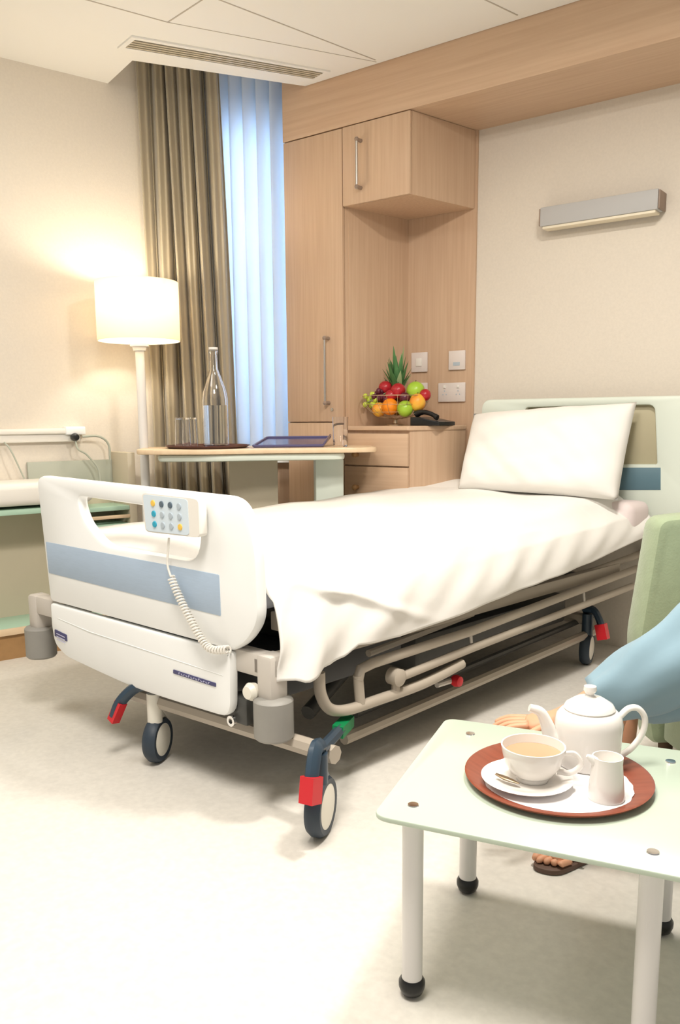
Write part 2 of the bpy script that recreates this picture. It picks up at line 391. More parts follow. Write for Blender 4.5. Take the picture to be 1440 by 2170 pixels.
# sockets on the niche back
def plate_at(px0, py0, px1, py1, label, kind, group=None):
    a, c = at_y(px0, py0, YW-.014), at_y(px1, py1, YW-.014)
    x0, x1, z0, z1 = min(a.x, c.x), max(a.x, c.x), min(a.z, c.z), max(a.z, c.z); y = YW-.0125
    t = thing('wall_socket' if kind != 'switch' else 'wall_switch', ((x0+x1)/2, y, z0), label, 'socket' if kind != 'switch' else 'switch')
    b = NB(); box(b, x0, x1, y-.012, y, z0, z1, .003); obj('faceplate', b, 'socket', t)
    w_ = x1-x0; h_ = z1-z0
    if kind == 'double':
        for cx_ in (x0+w_*.25, x0+w_*.75):
            b = NB(); 
            for dx, dz in ((0, .012), (-.010, -.006), (.010, -.006)): box(b, cx_+dx-.003, cx_+dx+.003, y-.0135, y-.011, z0+h_*.45+dz-.003, z0+h_*.45+dz+.003)
            obj('pin_holes', b, 'b_gry', t)
            b = NB(); box(b, cx_-.006, cx_+.006, y-.017, y-.011, z0+h_*.72, z0+h_*.86, .001); obj('rocker', b, 'whitep', t)
    elif kind == 'single':
        b = NB(); box(b, x0+w_*.3, x1-w_*.3, y-.0135, y-.011, z0+h_*.22, z0+h_*.4); obj('jack', b, 'b_gry', t)
    else:
        b = NB(); box(b, x0+w_*.32, x1-w_*.32, y-.016, y-.011, z0+h_*.3, z0+h_*.7, .001); obj('rocker', b, 'whitep', t)
plate_at(873, 748, 906, 788, 'square white switch plate in the niche above the fruit bowl', 'switch')
plate_at(952, 744, 986, 783, 'square white socket plate in the niche with a jack near its lower edge', 'single')
plate_at(930, 812, 986, 851, 'wide white double socket in the niche above the telephone', 'double')
plate_at(873, 812, 906, 850, 'small white plate half hidden behind the green apple of the fruit bowl', 'switch')

# ------------------------------------------------------------------ wall light
a, c = at_y(1144, 440, YW-.0), at_y(1408, 458, YW)
yl = YW-.095
fa, fc = at_y(1144, 440, yl), at_y(1394, 403, yl); fz0 = at_y(1144, 486, yl).z; fz1 = fa.z
wl = thing('wall_light', ((fa.x+fc.x)/2, YW, fz0), 'long grey metal wall light with cream underside on the wall above the bed', 'light')
b = NB(); box(b, fa.x, fc.x, yl, YW-.02, fz0+.012, fz1, .004); obj('housing', b, 'lampmetal', wl)
b = NB(); box(b, fc.x, fc.x+.008, yl+.004, YW-.0, fz0+.016, fz1-.004, .003); obj('end_cap', b, 'lampend', wl)
b = NB(); box(b, fa.x-.008, fa.x, yl+.004, YW-.0, fz0+.016, fz1-.004, .003); obj('end_cap', b, 'lampend', wl)
b = NB(); box(b, fa.x+.01, fc.x-.01, yl+.006, YW-.025, fz0, fz0+.012, .003); obj('diffuser', b, 'diffuser', wl)

# ------------------------------------------------------------------ ceiling vent
va, vb, vc, vd = [at_z(*p, ZC) for p in ((262, 97), (283, 80), (687, 151), (664, 164))]
vt = thing('air_vent', tuple((va+vc)/2), 'long slotted air vent in the white ceiling above the curtain', 'vent')
def vq(u, v, z): 
    p = (va*(1-u)+vd*u)*(1-v)+(vb*(1-u)+vc*u)*v; return Vector((p.x, p.y, z))
def vf(v): return vq(v.x, v.y, v.z)
b = NB(); box(b, 0, 1, 0, 1, ZC-.003, ZC-.001, f=vf); obj('backing', b, 'slot', vt, smooth=False)
b = NB(); box(b, -.02, 1.02, -.22, 0, ZC-.008, ZC, .0, f=vf); box(b, -.02, 1.02, 1, 1.22, ZC-.008, ZC, 0, f=vf); box(b, -.02, .005, 0, 1, ZC-.008, ZC, 0, f=vf); box(b, .995, 1.02, 0, 1, ZC-.008, ZC, 0, f=vf)
obj('frame', b, 'ceil', vt, smooth=False)
for k in range(4):
    v0 = .10+k*.225; b = NB(); box(b, .005, .995, v0, v0+.11, ZC-.009, ZC-.004, f=vf); obj('slat', b, 'beige', vt, smooth=False)

# ------------------------------------------------------------------ curtain and blind
def curtf(u, v):
    z = .04+v*2.9
    spread = 1+.20*(1-v)
    s = -.03+u*.42*spread
    ph = u*2*PI*6.3+.7*math.sin(u*9+2*v)+.3*math.sin(v*5+u*20)
    a = .030+.012*math.sin(u*17+1.3)+.012*(1-v)
    d = 1.35*a*(math.tanh(2.2*math.sin(ph))+.35*math.sin(2*ph+1+2*v)+.15*math.sin(4*ph))+.012*math.sin(ph*.37+3*v)
    s += .010*math.cos(ph)
    return WP(s, .035+d-.02, z)
b = NB(); grid(b, 260, 30, curtf)
cu = obj('curtain', b, 'curtain', base=tuple(WP(.2, .03, .04)), ang=180); md = cu.modifiers.new('thickness', 'SOLIDIFY'); md.thickness = .003; tag(cu, 'olive gold satin curtain hanging in folds behind the floor lamp', 'curtain')
vb_ = thing('vertical_blind', tuple(WP(.56, .12, .9)), 'translucent pale blue vertical blind in the window beside the curtain', 'blind')
b = NB(); box(b, .25, WL+.1, .085, .115, 2.93, 2.97, .003, f=wf); obj('headrail', b, 'white', vb_)
for k in range(7):
    s0 = .34+k*.070
    def vane(u, v, s0=s0, k=k):
        z = .905+v*2.02; t = (u-.5); ang = math.radians(38)
        cur = .012*(1-4*t*t)
        return WP(s0+.095*t*math.cos(ang)+cur*math.sin(ang), .10+.0+.095*t*math.sin(ang)-cur*math.cos(ang)+.002*math.sin(z*6+k), z)
    b = NB(); grid(b, 8, 24, vane, .0006); obj('vane', b, 'vane', vb_, ang=180)

# ------------------------------------------------------------------ floor lamp
LP = EYEV + (lambda r: r/math.hypot(r.x, r.y))(ray(292, 662))*4.28
lx, ly = LP.x, LP.y
fl = thing('floor_lamp', (lx, ly, 0), 'floor lamp with glowing cream drum shade in front of the curtain', 'lamp')
depth = (Vector((lx, ly, 1.5))-EYEV).dot(Fw)
sr = 172/FPX*depth/2; z1 = 1.748; z0 = 1.475
b = NB(); lathe(b, [(sr-.004, z0), (sr, z0), (sr, z1), (sr-.004, z1), (sr-.004, z0)], (lx, ly, 0), 64); obj('lamp_shade', b, 'shade', fl)
b = NB()
for k in range(3):
    a_ = k*2*PI/3; cyl(b, (lx, ly, z1-.02), (lx+sr*math.cos(a_)*.985, ly+sr*math.sin(a_)*.985, z1-.02), .002, n=8)
cyl(b, (lx, ly, z0+.02), (lx, ly, z1-.02), .004, n=8); obj('shade_carrier', b, 'steel', fl)
b = NB(); lathe(b, [(0, z0-.045), (.030, z0-.045), (.034, z0-.03), (.045, z0-.025), (.045, z0-.012), (.03, z0-.005), (.02, z0+.03), (0, z0+.03)], (lx, ly, 0), 28); obj('collar', b, 'china', fl)
b = NB(); lathe(b, [(0, .02), (.022, .02), (.022, z0-.045), (0, z0-.045)], (lx, ly, 0), 24); obj('pole', b, 'pole', fl)
b = NB(); lathe(b, [(0, 0), (.14, 0), (.14, .012), (.13, .02), (.03, .03), (0, .03)], (lx, ly, 0), 40); obj('base', b, 'pole', fl)
b = NB(); ball(b, (lx, ly, z0+.12), .028, 16, 1.3); bulb = obj('bulb', b, mat('lit_bulb', (1, .9, .7), .3, emit=(1, .82, .52), es=8), fl)
pl = bpy.data.lights.new('lamp_bulb_light', 'POINT'); pl.energy = 9.5; pl.color = (1, .90, .74); pl.shadow_soft_size = .045
po = bpy.data.objects.new('lamp_bulb_light', pl); C.objects.link(po); po.location = (lx, ly, z0+.19)

# ------------------------------------------------------------------ overbed table
ZT = .965
TA = at_z(292, 962, ZT); 
ta = Vector((-3.10, 2.53, 0)); tb = Vector((-2.27, 3.30, 0)); td = (tb-ta); TLn = td.length; td.normalize(); tn = Vector((-td.y, td.x, 0))
def TP(s, d, z): return ta + td*s + tn*d + Vector((0, 0, z))
ot = thing('overbed_table', tuple(TP(TLn*.6, .2, 0)), 'pale wood overbed table behind the bed holding bottle and glasses', 'table')
out = rpoly([(0, .03, .04), (.10, -.03, .06), (.36, -.075, .12), (.56, -.02, .1), (TLn-.1, -.02, .06), (TLn, .03, .05), (TLn, .40, .08), (0, .40, .08)], 5)
b = NB(); plate(b, out, lambda u, v, t: TP(u, v, t), ZT-.024, ZT, .006); obj('table_top', b, 'woodt', ot)
out2 = rpoly([(.1, .0, .04), (.38, -.055, .12), (.56, -.005, .1), (TLn-.16, .0, .05), (TLn-.14, .34, .05), (.1, .34, .05)], 5)
b = NB(); plate(b, out2, lambda u, v, t: TP(u, v, t), ZT-.058, ZT-.025, .012); obj('under_tray', b, 'mintlt', ot)
b = NB(); box(b, TLn-.29, TLn-.15, .16, .30, .10, ZT-.058, .01, f=lambda v: TP(v.x, v.y, v.z)); obj('column', b, 'mintlt', ot)
b = NB(); box(b, .42, .66, .24, .30, .12, ZT-.058, .004, f=lambda v: TP(v.x, v.y, v.z)); obj('side_panel', b, 'beige', ot)
b = NB(); box(b, .1, TLn-.08, .10, .16, .05, .10, .01, f=lambda v: TP(v.x, v.y, v.z)); box(b, .12, .17, -.1, .36, .05, .09, .01, f=lambda v: TP(v.x, v.y, v.z)); box(b, TLn-.2, TLn-.15, -.1, .36, .05, .09, .01, f=lambda v: TP(v.x, v.y, v.z)); obj('base', b, 'frame', ot)
for s in (.145, TLn-.175):
    for d in (-.07, .33): b = NB(); cyl(b, TP(s-.012, d, .025), TP(s+.012, d, .025), .025); cyl(b, TP(s, d, .03), TP(s, d, .06), .008); obj('castor', b, 'black', ot)
def on_table(px, d):      # point of the table top seen at column px, distance d from its front line
    r = ray(px, 950); n = tn; p = ta+tn*d
    t = (p-EYEV).dot(n)/r.dot(n); q = EYEV+r*t; return Vector((q.x, q.y, ZT))
c0 = on_table(440, .14); tr_r = 178/FPX*(c0-EYEV).dot(Fw)/2
b = NB(); lathe(b, [(0, 0), (tr_r-.02, 0), (tr_r, .012), (tr_r, .015), (tr_r-.022, .005), (0, .005)], c0, 56); dk = obj('round_tray', b, 'traydk', base=tuple(c0)); tag(dk, 'dark brown round tray under the water bottle on the overbed table', 'tray')
# bottle
bc = on_table(458, .15)+Vector((0, 0, .0055)); k = (bc-EYEV).dot(Fw)/FPX
bo = thing('water_bottle', tuple(bc), 'tall clear glass bottle half full of water on the dark round tray', 'bottle')
R = 27*k; Hh = 205*k
prof = [(0, 0), (R*.9, 0), (R, .006), (R, Hh*.47), (R*.93, Hh*.55), (R*.6, Hh*.68), (R*.33, Hh*.78), (R*.28, Hh*.93), (R*.34, Hh*.94), (R*.34, Hh*.975), (R*.27, Hh*.975), (R*.22, Hh*.93), (R*.26, Hh*.78), (R*.52, Hh*.68), (R*.85, Hh*.55), (R*.93, Hh*.47), (R*.93, .01), (0, .01)]
b = NB(); lathe(b, prof, bc, 40); obj('glass_body', b, 'glass', bo)
b = NB(); lathe(b, [(0, .0115), (R*.92, .0115), (R*.92, Hh*.42), (0, Hh*.42)], bc, 40); obj('water', b, 'water', bo)
b = NB(); lathe(b, [(0, Hh*.965), (R*.24, Hh*.965), (R*.36, Hh*.978), (R*.36, Hh), (0, Hh)], bc, 24); obj('cap', b, 'china', bo)
# tumblers
def tumbler(c, r, h, label, group=None, down=False):
    p = [(0, 0), (r*.85, 0), (r*.88, .003), (r, h), (r*.94, h), (r*.82, .008), (0, .008)]
    if down: p = [(q[0], h-q[1]) for q in p]
    b = NB(); lathe(b, p, c, 32); o = obj('tumbler', b, 'glass', base=tuple(c)); tag(o, label, 'glass', 'tumblers on the overbed table'); return o
g1 = on_table(388, .10)+Vector((0, 0, .0055)); g2 = on_table(403, .20)+Vector((0, 0, .0055)); k = (g1-EYEV).dot(Fw)/FPX
tumbler(g1, 17*k, 62*k, 'upside down tumbler on the dark round tray, the nearer of two', down=True)
tumbler(g2, 17*k, 62*k, 'upside down tumbler on the dark round tray, half hidden behind the other', down=True)
g3 = on_table(721, .13)+Vector((0, 0, .0005)); k = (g3-EYEV).dot(Fw)/FPX
tumbler(g3, 17*k, 62*k, 'empty clear tumbler standing at the right end of the overbed table')
# blue tray: corners from the photo, resting on the table with raised far lip
bt = thing('blue_tray', tuple(on_table(610, .2)), 'dark blue glossy tray lying on the overbed table between bottle and tumbler', 'tray')
A_, B_ = on_table(535, .07), on_table(684, .07); C_, D_ = on_table(700, .36), on_table(566, .36)
def bq(u, v, z): p = (A_*(1-u)+B_*u)*(1-v)+(D_*(1-u)+C_*u)*v; return Vector((p.x, p.y, ZT+.0008+z+.034*v))
b = NB(); plate(b, rpoly([(0, 0, .05), (1, 0, .05), (1, 1, .05), (0, 1, .05)]), bq, 0, .006, .002); obj('tray_base', b, 'bluetray', bt)
b = NB(); tube(b, [bq(u, v, .008) for u, v in rpoly([(0, 0, .06), (1, 0, .06), (1, 1, .06), (0, 1, .06)])], .006, 8, closed=True); obj('rim', b, 'bluetray', bt)
b = NB(); tube(b, smoothpath([bq(1.0, .1, .01), bq(1.02, .3, .022), bq(1.02, .8, .026), bq(1.0, .95, .01)]), .005, 8); obj('handle', b, 'bluetray', bt)
for u in (.12, .88): b = NB(); cyl(b, bq(u, .93, -.0315), bq(u, .93, .002), .008); obj('foot', b, 'bluetray', bt)

# ------------------------------------------------------------------ fruit bowl and phone on the counter
def on_counter(px, y): p = at_y(px, 900, y); return Vector((p.x, y, ZK+.0005))
fbc = on_counter(838, YB+.17); kf = (fbc-EYEV).dot(Fw)/FPX
fb = thing('fruit_bowl', tuple(fbc), 'wire fruit bowl on the drawer unit in the niche', 'bowl')
b = NB(); lathe(b, [(0, 0), (.045, 0), (.045, .004), (.014, .012), (.012, .03), (.02, .034), (0, .034)], fbc, 24); obj('foot', b, 'wire', fb)
rb = 70*kf; hb_ = 50*kf
b = NB()
for q in range(5):
    t = q/4; rr_ = .035+(rb-.035)*math.sin(t*PI/2); zz = .034+hb_*(1-math.cos(t*PI/2))*.95
    tube(b, [fbc+Vector((rr_*math.cos(a*PI/16), rr_*math.sin(a*PI/16), zz)) for a in range(32)], .0012 if q < 4 else .0022, 6, closed=True)
for q in range(20):
    a_ = q*PI/10
    tube(b, [fbc+Vector(((.012+(rb-.012)*math.sin(t/6*PI/2))*math.cos(a_), (.012+(rb-.012)*math.sin(t/6*PI/2))*math.sin(a_), .034+hb_*(1-math.cos(t/6*PI/2))*.95)) for t in range(7)], .0011, 5)
obj('wire_basket', b, 'wire', fb)
def fruit(name, px, py, dy, rpx, m, label, cat, sz=1, stalk=True):
    p = at_y(px, py, YB+.17+dy); r = rpx*kf*1.12
    t = thing(name, (p.x, p.y, p.z-r*sz), label, cat, cat+' in the fruit bowl' if cat == 'apple' else None)
    b = NB(); n = 12; prof = []
    for q in range(n+1):
        a_ = PI*q/n; rr_ = r*math.sin(a_); zz = -r*sz*math.cos(a_)
        if q == n: zz -= r*.12
        prof.append((rr_ if 0 < q < n else 0, zz))
    lathe(b, prof, p, 24); obj('flesh', b, m, t)
    if stalk:
        b = NB(); cyl(b, p+Vector((0, 0, r*sz*.82)), p+Vector((.002, 0, r*sz*1.12)), .0022, n=6); obj('stalk', b, 'darkbrown', t)
    return t
fruit('apple', 858, 866, -.065, 15, 'apple', 'green apple at the front of the fruit bowl', 'apple')
fruit('apple', 880, 828, .0, 17, 'apple', 'green apple at the upper right of the fruit bowl', 'apple')
fruit('orange', 826, 862, -.075, 15.5, 'orange', 'bright orange at the front of the fruit bowl', 'orange', stalk=False)
fruit('peach', 803, 868, -.06, 13.5, 'yellow', 'yellow and red peach left of the orange in the fruit bowl', 'peach')
fruit('nectarine', 900, 837, .0, 11, 'redfruit', 'small red nectarine at the right rim of the fruit bowl', 'nectarine', stalk=False)
fruit('mango', 884, 853, -.03, 15, 'yellow', 'reddish yellow mango at the right of the fruit bowl under the apple', 'mango', 1.1)
fruit('red_apple', 816, 822, -.01, 13, 'redfruit', 'red apple at the upper left of the fruit bowl below the leaves', 'apple')
fruit('red_apple', 843, 828, -.03, 14, 'redfruit', 'red apple in the middle of the fruit bowl above the green one', 'apple')
fruit('pear', 838, 852, .02, 16, 'grape', 'dark red plum in the heart of the fruit bowl', 'plum').name = 'plum'
fruit('nectarine', 828, 838, -.05, 11, 'redfruit', 'small red nectarine above the bright orange in the fruit bowl', 'nectarine', stalk=False)
fruit('plum', 857, 843, -.05, 10, 'grape', 'dark plum between the two green apples in the fruit bowl', 'plum', stalk=False)
def grapes(name, px, py, n, wpx, hpx, m, label, gpx):
    p = at_y(px, py, YB+.17-.05); t = thing(name, tuple(p-Vector((0, 0, hpx*kf))), label, 'grapes')
    rnd = random.Random(px)
    for q in range(n):
        u, v, w_ = rnd.uniform(-1, 1), rnd.uniform(-1, 1), rnd.uniform(-1, 1)
        b = NB(); ball(b, p+Vector((u*wpx*kf, w_*.02, v*hpx*kf)), gpx*kf, 12, 1.15); obj('grape', b, m, t)
    b = NB(); tube(b, smoothpath([p+Vector((-wpx*kf*.8, 0, -hpx*kf*.4)), p, p+Vector((wpx*kf*.9, .01, hpx*kf*.7))]), .0022, 6); obj('stem', b, 'leaf2', t)
grapes('green_grapes', 786, 848, 16, 14, 12, 'ggrape', 'bunch of green grapes hanging over the left rim of the fruit bowl', 5.2)
grapes('red_grapes', 806, 838, 16, 17, 10, 'grape', 'dark red grapes in the upper left of the fruit bowl', 5.5)
pp = at_y(842, 838, YB+.17+.03)
pt = thing('pineapple', (pp.x, pp.y, ZK+.04), 'pineapple with tall green crown standing in the fruit bowl', 'pineapple')
b = NB(); ball(b, Vector((pp.x, pp.y, pp.z-.03)), 20*kf, 20, 1.5); obj('pineapple_body', b, 'pine', pt)
for q in range(26):
    rnd = random.Random(q); a_ = q*2.4; ln = (.95-.55*(q/26))*104*kf*rnd.uniform(.8, 1.05)
    lean = .10+.42*(1-(1-q/26)**1.0)
    d = Vector((math.cos(a_)*lean, math.sin(a_)*lean, 1)).normalized(); s0 = Vector((pp.x, pp.y, pp.z+.008))+Vector((math.cos(a_), math.sin(a_), 0))*.008
    pts = [s0+d*ln*t/5+Vector((math.cos(a_), math.sin(a_), 0))*lean*.05*(t/5)**2 for t in range(6)]
    b = NB(); tube(b, pts, [.012, .0175, .017, .013, .008, .0008], 6, sx=.2, up=(math.cos(a_+PI/2), math.sin(a_+PI/2), 0)); obj('leaf', b, 'leaf2' if q % 6 == 0 else 'leaf', pt)
# telephone
tp = on_counter(908, YB+.17)
ph = thing('telephone', tuple(tp), 'black desk telephone on the drawer unit beside the fruit bowl', 'telephone')
def tf(v): return tp+Vector((v.x, v.y, v.z))
b = NB(); prism(b, [(-.06, .0), (.105, .0), (.105, .018), (-.02, .042), (-.06, .042)], -.08, .08, .004, f=lambda v: tp+Vector((v.x, v.z, v.y))); obj('base', b, 'black', ph)
b = NB(); box(b, -.03, .06, -.02, .06, .034, .04, .002, f=lambda v: tp+Vector((v.x, v.y, v.z-.02*(v.x+.03)/.09))); obj('keypad', b, 'darkpanel', ph)
b = NB(); tube(b, smoothpath([tp+Vector(p) for p in ((-.045, -.05, .056), (.0, -.055, .066), (.05, -.058, .056), (.085, -.06, .038))]), [.014]*3+[.012]*3+[.0105]*10+[.013]*3, 12, sx=1.3); obj('handset', b, 'black', ph)

# ------------------------------------------------------------------ bed
tC, tL = math.radians(4.5), math.radians(7.5)
Cv = Vector((-math.cos(tC), math.sin(tC), 0)); Lv = Vector((math.sin(tL), math.cos(tL), 0)); BO = Vector((-1.53, 1.617, 0))
def B(c, l, z): return BO+Cv*c+Lv*l+Vector((0, 0, z))
def bf(v): return B(v.x, v.y, v.z)
Nn = Vector((math.sin(tC), math.cos(tC), 0)); Ns = Vector((-math.cos(tL), math.sin(tL), 0))
def foot_uv(px, py, off=0):
    p = on_plane(px, py, BO+Nn*off, Nn); return (p-BO-Nn*off).dot(Cv), p.z
def side_pt(px, py, c):   # point on the bed's near side plane
    return on_plane(px, py, BO+Cv*c, Ns)
bed = thing('hospital_bed', tuple(B(.55, 1.1, 0)), 'white and beige wheeled hospital bed with blue banded foot panel', 'bed')
FT = .042
def fmap(u, v, t): return BO+Cv*u+Nn*t+Vector((0, 0, v))
outer = rpoly([(1.10, .912, .05), (.035, .893, .055), (-.018, .78, .06), (-.026, .56, .12), (.03, .493, .03), (.085, .462, .01), (1.057, .468, .02)], 7)
hole = rpoly([(.845, .853, .035), (.20, .838, .04), (.22, .70, .06), (.70, .70, .06), (.815, .775, .05)], 6)
b = NB(); plate(b, outer, fmap, 0, FT, .012, [hole]); fpan = obj('footboard', b, 'white', bed)
band = [foot_uv(*p) for p in ((97.5, 1148), (464.5, 1218), (468, 1305.5), (104, 1214))]
b = NB(); plate(b, rpoly([(*q, .004) for q in band], 2), fmap, -.0015, .002, .0006); obj('blue_band', b, 'blueband', fpan)
low = rpoly([(1.052, .462, .01), (.088, .456, .01), (.095, .262, .05), (.30, .256, .1), (.55, .252, .1), (.76, .265, .1), (.965, .281, .03), (1.040, .315, .03), (1.052, .38, .0)], 6)
b = NB(); plate(b, low, fmap, -.004, .03, .01); flo = obj('foot_fairing', b, 'white', bed)
b = NB(); tube(b, [fmap(1.0, .415, -.004), fmap(.8, .40, -.005), fmap(.12, .385, -.004)], .0012, 6); obj('ridge', b, 'white', flo)
q = [foot_uv(*p) for p in ((119, 1333), (144, 1345), (145, 1359), (119, 1347))]; b = NB(); plate(b, rpoly([(*p, .001) for p in q], 1), fmap, -.0065, -.0035, .0005); lb = obj('maker_plate', b, 'navy', flo)
b = NB()
for r_ in range(3): plate(b, [(q[0][0]*(1-s)+q[1][0]*s, (q[0][1]*(1-s)+q[1][1]*s)-.010-.010*r_+e) for s, e in ((.15, 0), (.85, 0), (.85, -.003), (.15, -.003))], fmap, -.0072, -.0064, .0001)
obj('lettering', b, 'lettering', lb)
q = [foot_uv(*p) for p in ((370, 1418), (460, 1447), (460, 1455), (370, 1426))]; b = NB(); plate(b, rpoly([(*p, .002) for p in q], 2), fmap, -.0065, -.0035, .0005); lb = obj('name_strip', b, 'navy', flo)
b = NB()
for s in range(13):
    u0 = .14+s*.058; 
    def sp(t, w_): return (q[0][0]*(1-t)+q[1][0]*t, (q[0][1]*(1-t)+q[1][1]*t)*(1-w_)+(q[3][1]*(1-t)+q[2][1]*t)*w_)
    top = .2 if s % 4 == 0 else .35
    plate(b, [sp(u0, top), sp(u0+.012, top), sp(u0+.012, .75), sp(u0, .75)], fmap, -.0072, -.0064, .0001)
    plate(b, [sp(u0, .62 if s % 2 else top), sp(u0+.036, .62 if s % 2 else top), sp(u0+.036, .75 if s % 2 else top+.12), sp(u0, .75 if s % 2 else top+.12)], fmap, -.0072, -.0064, .0001)
obj('lettering', b, 'lettering', lb)
# headboard
HY = 3.80
def hmap(u, v, t): return Vector((u, HY+t, v))
hx0, hx1 = -1.998, -.90
hbt = at_y(1200, 843, HY).z
def hp(px, py): p = at_y(px, py, HY); return (p.x, p.z)
ho = rpoly([(hx0, hbt, .05), (hx1, hbt, .05), (hx1-.0, .60, .08), (hx0, .60, .08)], 7)
hh = rpoly([(*hp(1112, 864), .02), (*hp(1385, 858), .03), (*hp(1390, 984), .01), (*hp(1112, 984), .01)], 5)
b = NB(); plate(b, ho, hmap, 0, .04, .012, [hh]); hpan = obj('headboard', b, 'mintlt', bed)
b = NB(); plate(b, [hp(1105, 858), hp(1393, 852), hp(1393, 990), hp(1105, 990)], hmap, .03, .036, .001); obj('slot_back', b, 'olive', hpan)
b = NB(); plate(b, [hp(1080, 991), hp(1399, 991), hp(1399, 1038), hp(1080, 1038)], hmap, -.002, .002, .0006); obj('teal_band', b, 'teal', hpan)
# under-structure
for c_, l0, l1 in ((.04, .12, 2.1), (1.04, .12, 2.1)):
    b = NB(); box(b, c_-.018, c_+.018, l0, l1, .505, .56, .004, f=bf); obj('deck_rail', b, 'frame', bed)
b = NB()
for k in range(9): box(b, .06, 1.02, .18+k*.22, .30+k*.22, .545, .565, .003, f=bf)
obj('mattress_deck', b, 'darkpanel', bed)
for c_ in (.0, 1.06):
    b = NB(); box(b, c_-.02, c_+.02, .02, 2.1, .405, .455, .006, f=bf); obj('side_beam', b, 'frame', bed)
b = NB()
for l_ in (.35, .95, 1.75): box(b, .02, 1.04, l_, l_+.05, .40, .45, .004, f=bf)
for c_, l_ in ((.12, .5), (.12, 1.2), (.95, .5), (.95, 1.2), (.3, .9), (.7, .9)): box(b, c_-.02, c_+.02, l_, l_+.06, .36, .55, .004, f=bf)
obj('cross_members', b, 'dark', bed)
b = NB(); box(b, .10, .96, .10, .75, .27, .40, .01, f=bf); obj('motor_cover', b, 'darkpanel', bed)
b = NB(); box(b, .12, .94, .85, 1.9, .20, .33, .02, f=bf); obj('lift_cover', b, 'dark', bed)
b = NB(); tube(b, [B(.2, .4, .15), B(.45, 1.2, .36), B(.5, 1.5, .48)], .025); tube(b, [B(.85, .4, .15), B(.85, 1.2, .36), B(.85, 1.5, .48)], .025); tube(b, [B(.25, 1.9, .17), B(.3, 1.2, .3), B(.3, .9, .46)], .022); obj('lift_arms', b, 'dark', bed)
# chassis
lo = [side_pt(728, 1566, .06), side_pt(1275, 1330, .06)]
b = NB(); tube(b, lo, .020, 8, up=(0, 0, 1)); 
l2 = [p+Cv*.93 for p in lo]; tube(b, l2, .020, 8, up=(0, 0, 1)); obj('chassis_rail', b, 'frame', bed)
b = NB(); tube(b, [lo[0]+Vector((.02, .1, .045))+Cv*.05, lo[1]+Vector((0, 0, .05))+Cv*.05], .013, 8); obj('push_bar', b, 'dark', bed)
wz = .0
casters = []
n1 = at_z(680, 1768, 0); n2 = at_z(336, 1612, 0)
b = NB(); 
ca, cb = side_pt(505, 1528, .25), None
f0 = on_plane(500, 1530, BO+Nn*.08, Nn); f1 = on_plane(655, 1590, BO+Nn*.05, Nn)
zx = .205
tube(b, [Vector((n1.x, n1.y, zx))+Nn*.06, Vector((n2.x, n2.y, zx))+Nn*.0+Cv*.12], .026, 8, up=(0, 0, 1)); obj('chassis_crossbar', b, 'frame', bed)
b = NB(); hx = B(.06, 1.98, zx); tube(b, [hx, hx+Cv*.93], .026, 8, up=(0, 0, 1)); obj('chassis_crossbar', b, 'frame', bed)
def caster(p, ang, wr, pedal, side):
    """p: ground contact point; wheel plane heading ang"""
    d = Vector((math.cos(ang), math.sin(ang), 0)); a = Vector((-d.y, d.x, 0)); c = Vector((p.x, p.y, wr)); t = .021
    b = NB(); lathe(b, [(wr-.022, -t), (wr-.008, -t*1.05), (wr, -t*.5), (wr, t*.5), (wr-.008, t*1.05), (wr-.022, t), (wr-.022, -t)], c, 40, a)
    wh = obj('castor', b, 'tyre', bed)
    b = NB(); lathe(b, [(0, -t*1.25), (wr*.5, -t*1.2), (wr-.020, -t*.95), (wr-.020, t*.95), (wr*.5, t*1.2), (0, t*1.25)], c, 40, a); obj('wheel_disc', b, 'cream', wh)
    b = NB(); s = c-d*.012
    cyl(b, Vector((s.x, s.y, wr*2-.012)), Vector((s.x, s.y, zx+.03)), .024)
    tube(b, smoothpath([Vector((s.x, s.y, wr*2+.02)), c+d*.02+Vector((0, 0, wr*.85)), c+d*.055+Vector((0, 0, wr*.35))]), .016, 8, sx=1.6, up=a)
    obj('swivel_fork', b, 'cream' if side == 'far' else 'navyp', wh)
    if pedal:
        q = pedal; e = Vector((s.x, s.y, zx+.03))
        st = side == 'near'; k5 = .62 if st else 1
        b = NB(); tube(b, smoothpath([e+q*-.02+Vector((0, 0, .015)), e+q*.05*k5+Vector((0, 0, .02)), e+q*.11*k5+Vector((0, 0, -.03)), e+q*.135*k5+Vector((0, 0, -.085))]), .016, 8, sx=1.3); pd = obj('brake_lever', b, 'navyp', wh)
        b = NB(); tube(b, [e+q*.112*k5+Vector((0, 0, -.035)), e+q*.142*k5+Vector((0, 0, -.100))], .030 if st else .021, 4, sx=1.2); obj('red_tip', b, 'red', pd)
    return wh
CAM2 = -Nn
near = caster(n1, math.radians(110), .082, Vector((.40, -.92, 0)).normalized(), 'near')
far = caster(n2, math.radians(113), .075, (Cv*.75-Nn*.5).normalized(), 'far')
hd = B(.06, 1.98, 0); caster(hd, math.radians(100), .075, (-Cv-Lv*.2).normalized(), 'near'); caster(hd+Cv*.90, math.radians(70), .075, None, 'far')
gp = side_pt(735, 1530, -.02); e0 = Vector((n1.x, n1.y, zx+.03)); b = NB(); tube(b, [e0, e0.lerp(gp, .7)], .017, 8); pg = obj('steering_lever', b, 'navyp', near)
b = NB(); tube(b, [e0.lerp(gp, .62), gp+(gp-e0).normalized()*.03], .021, 4, sx=1.2); obj('green_tip', b, 'green', pg)
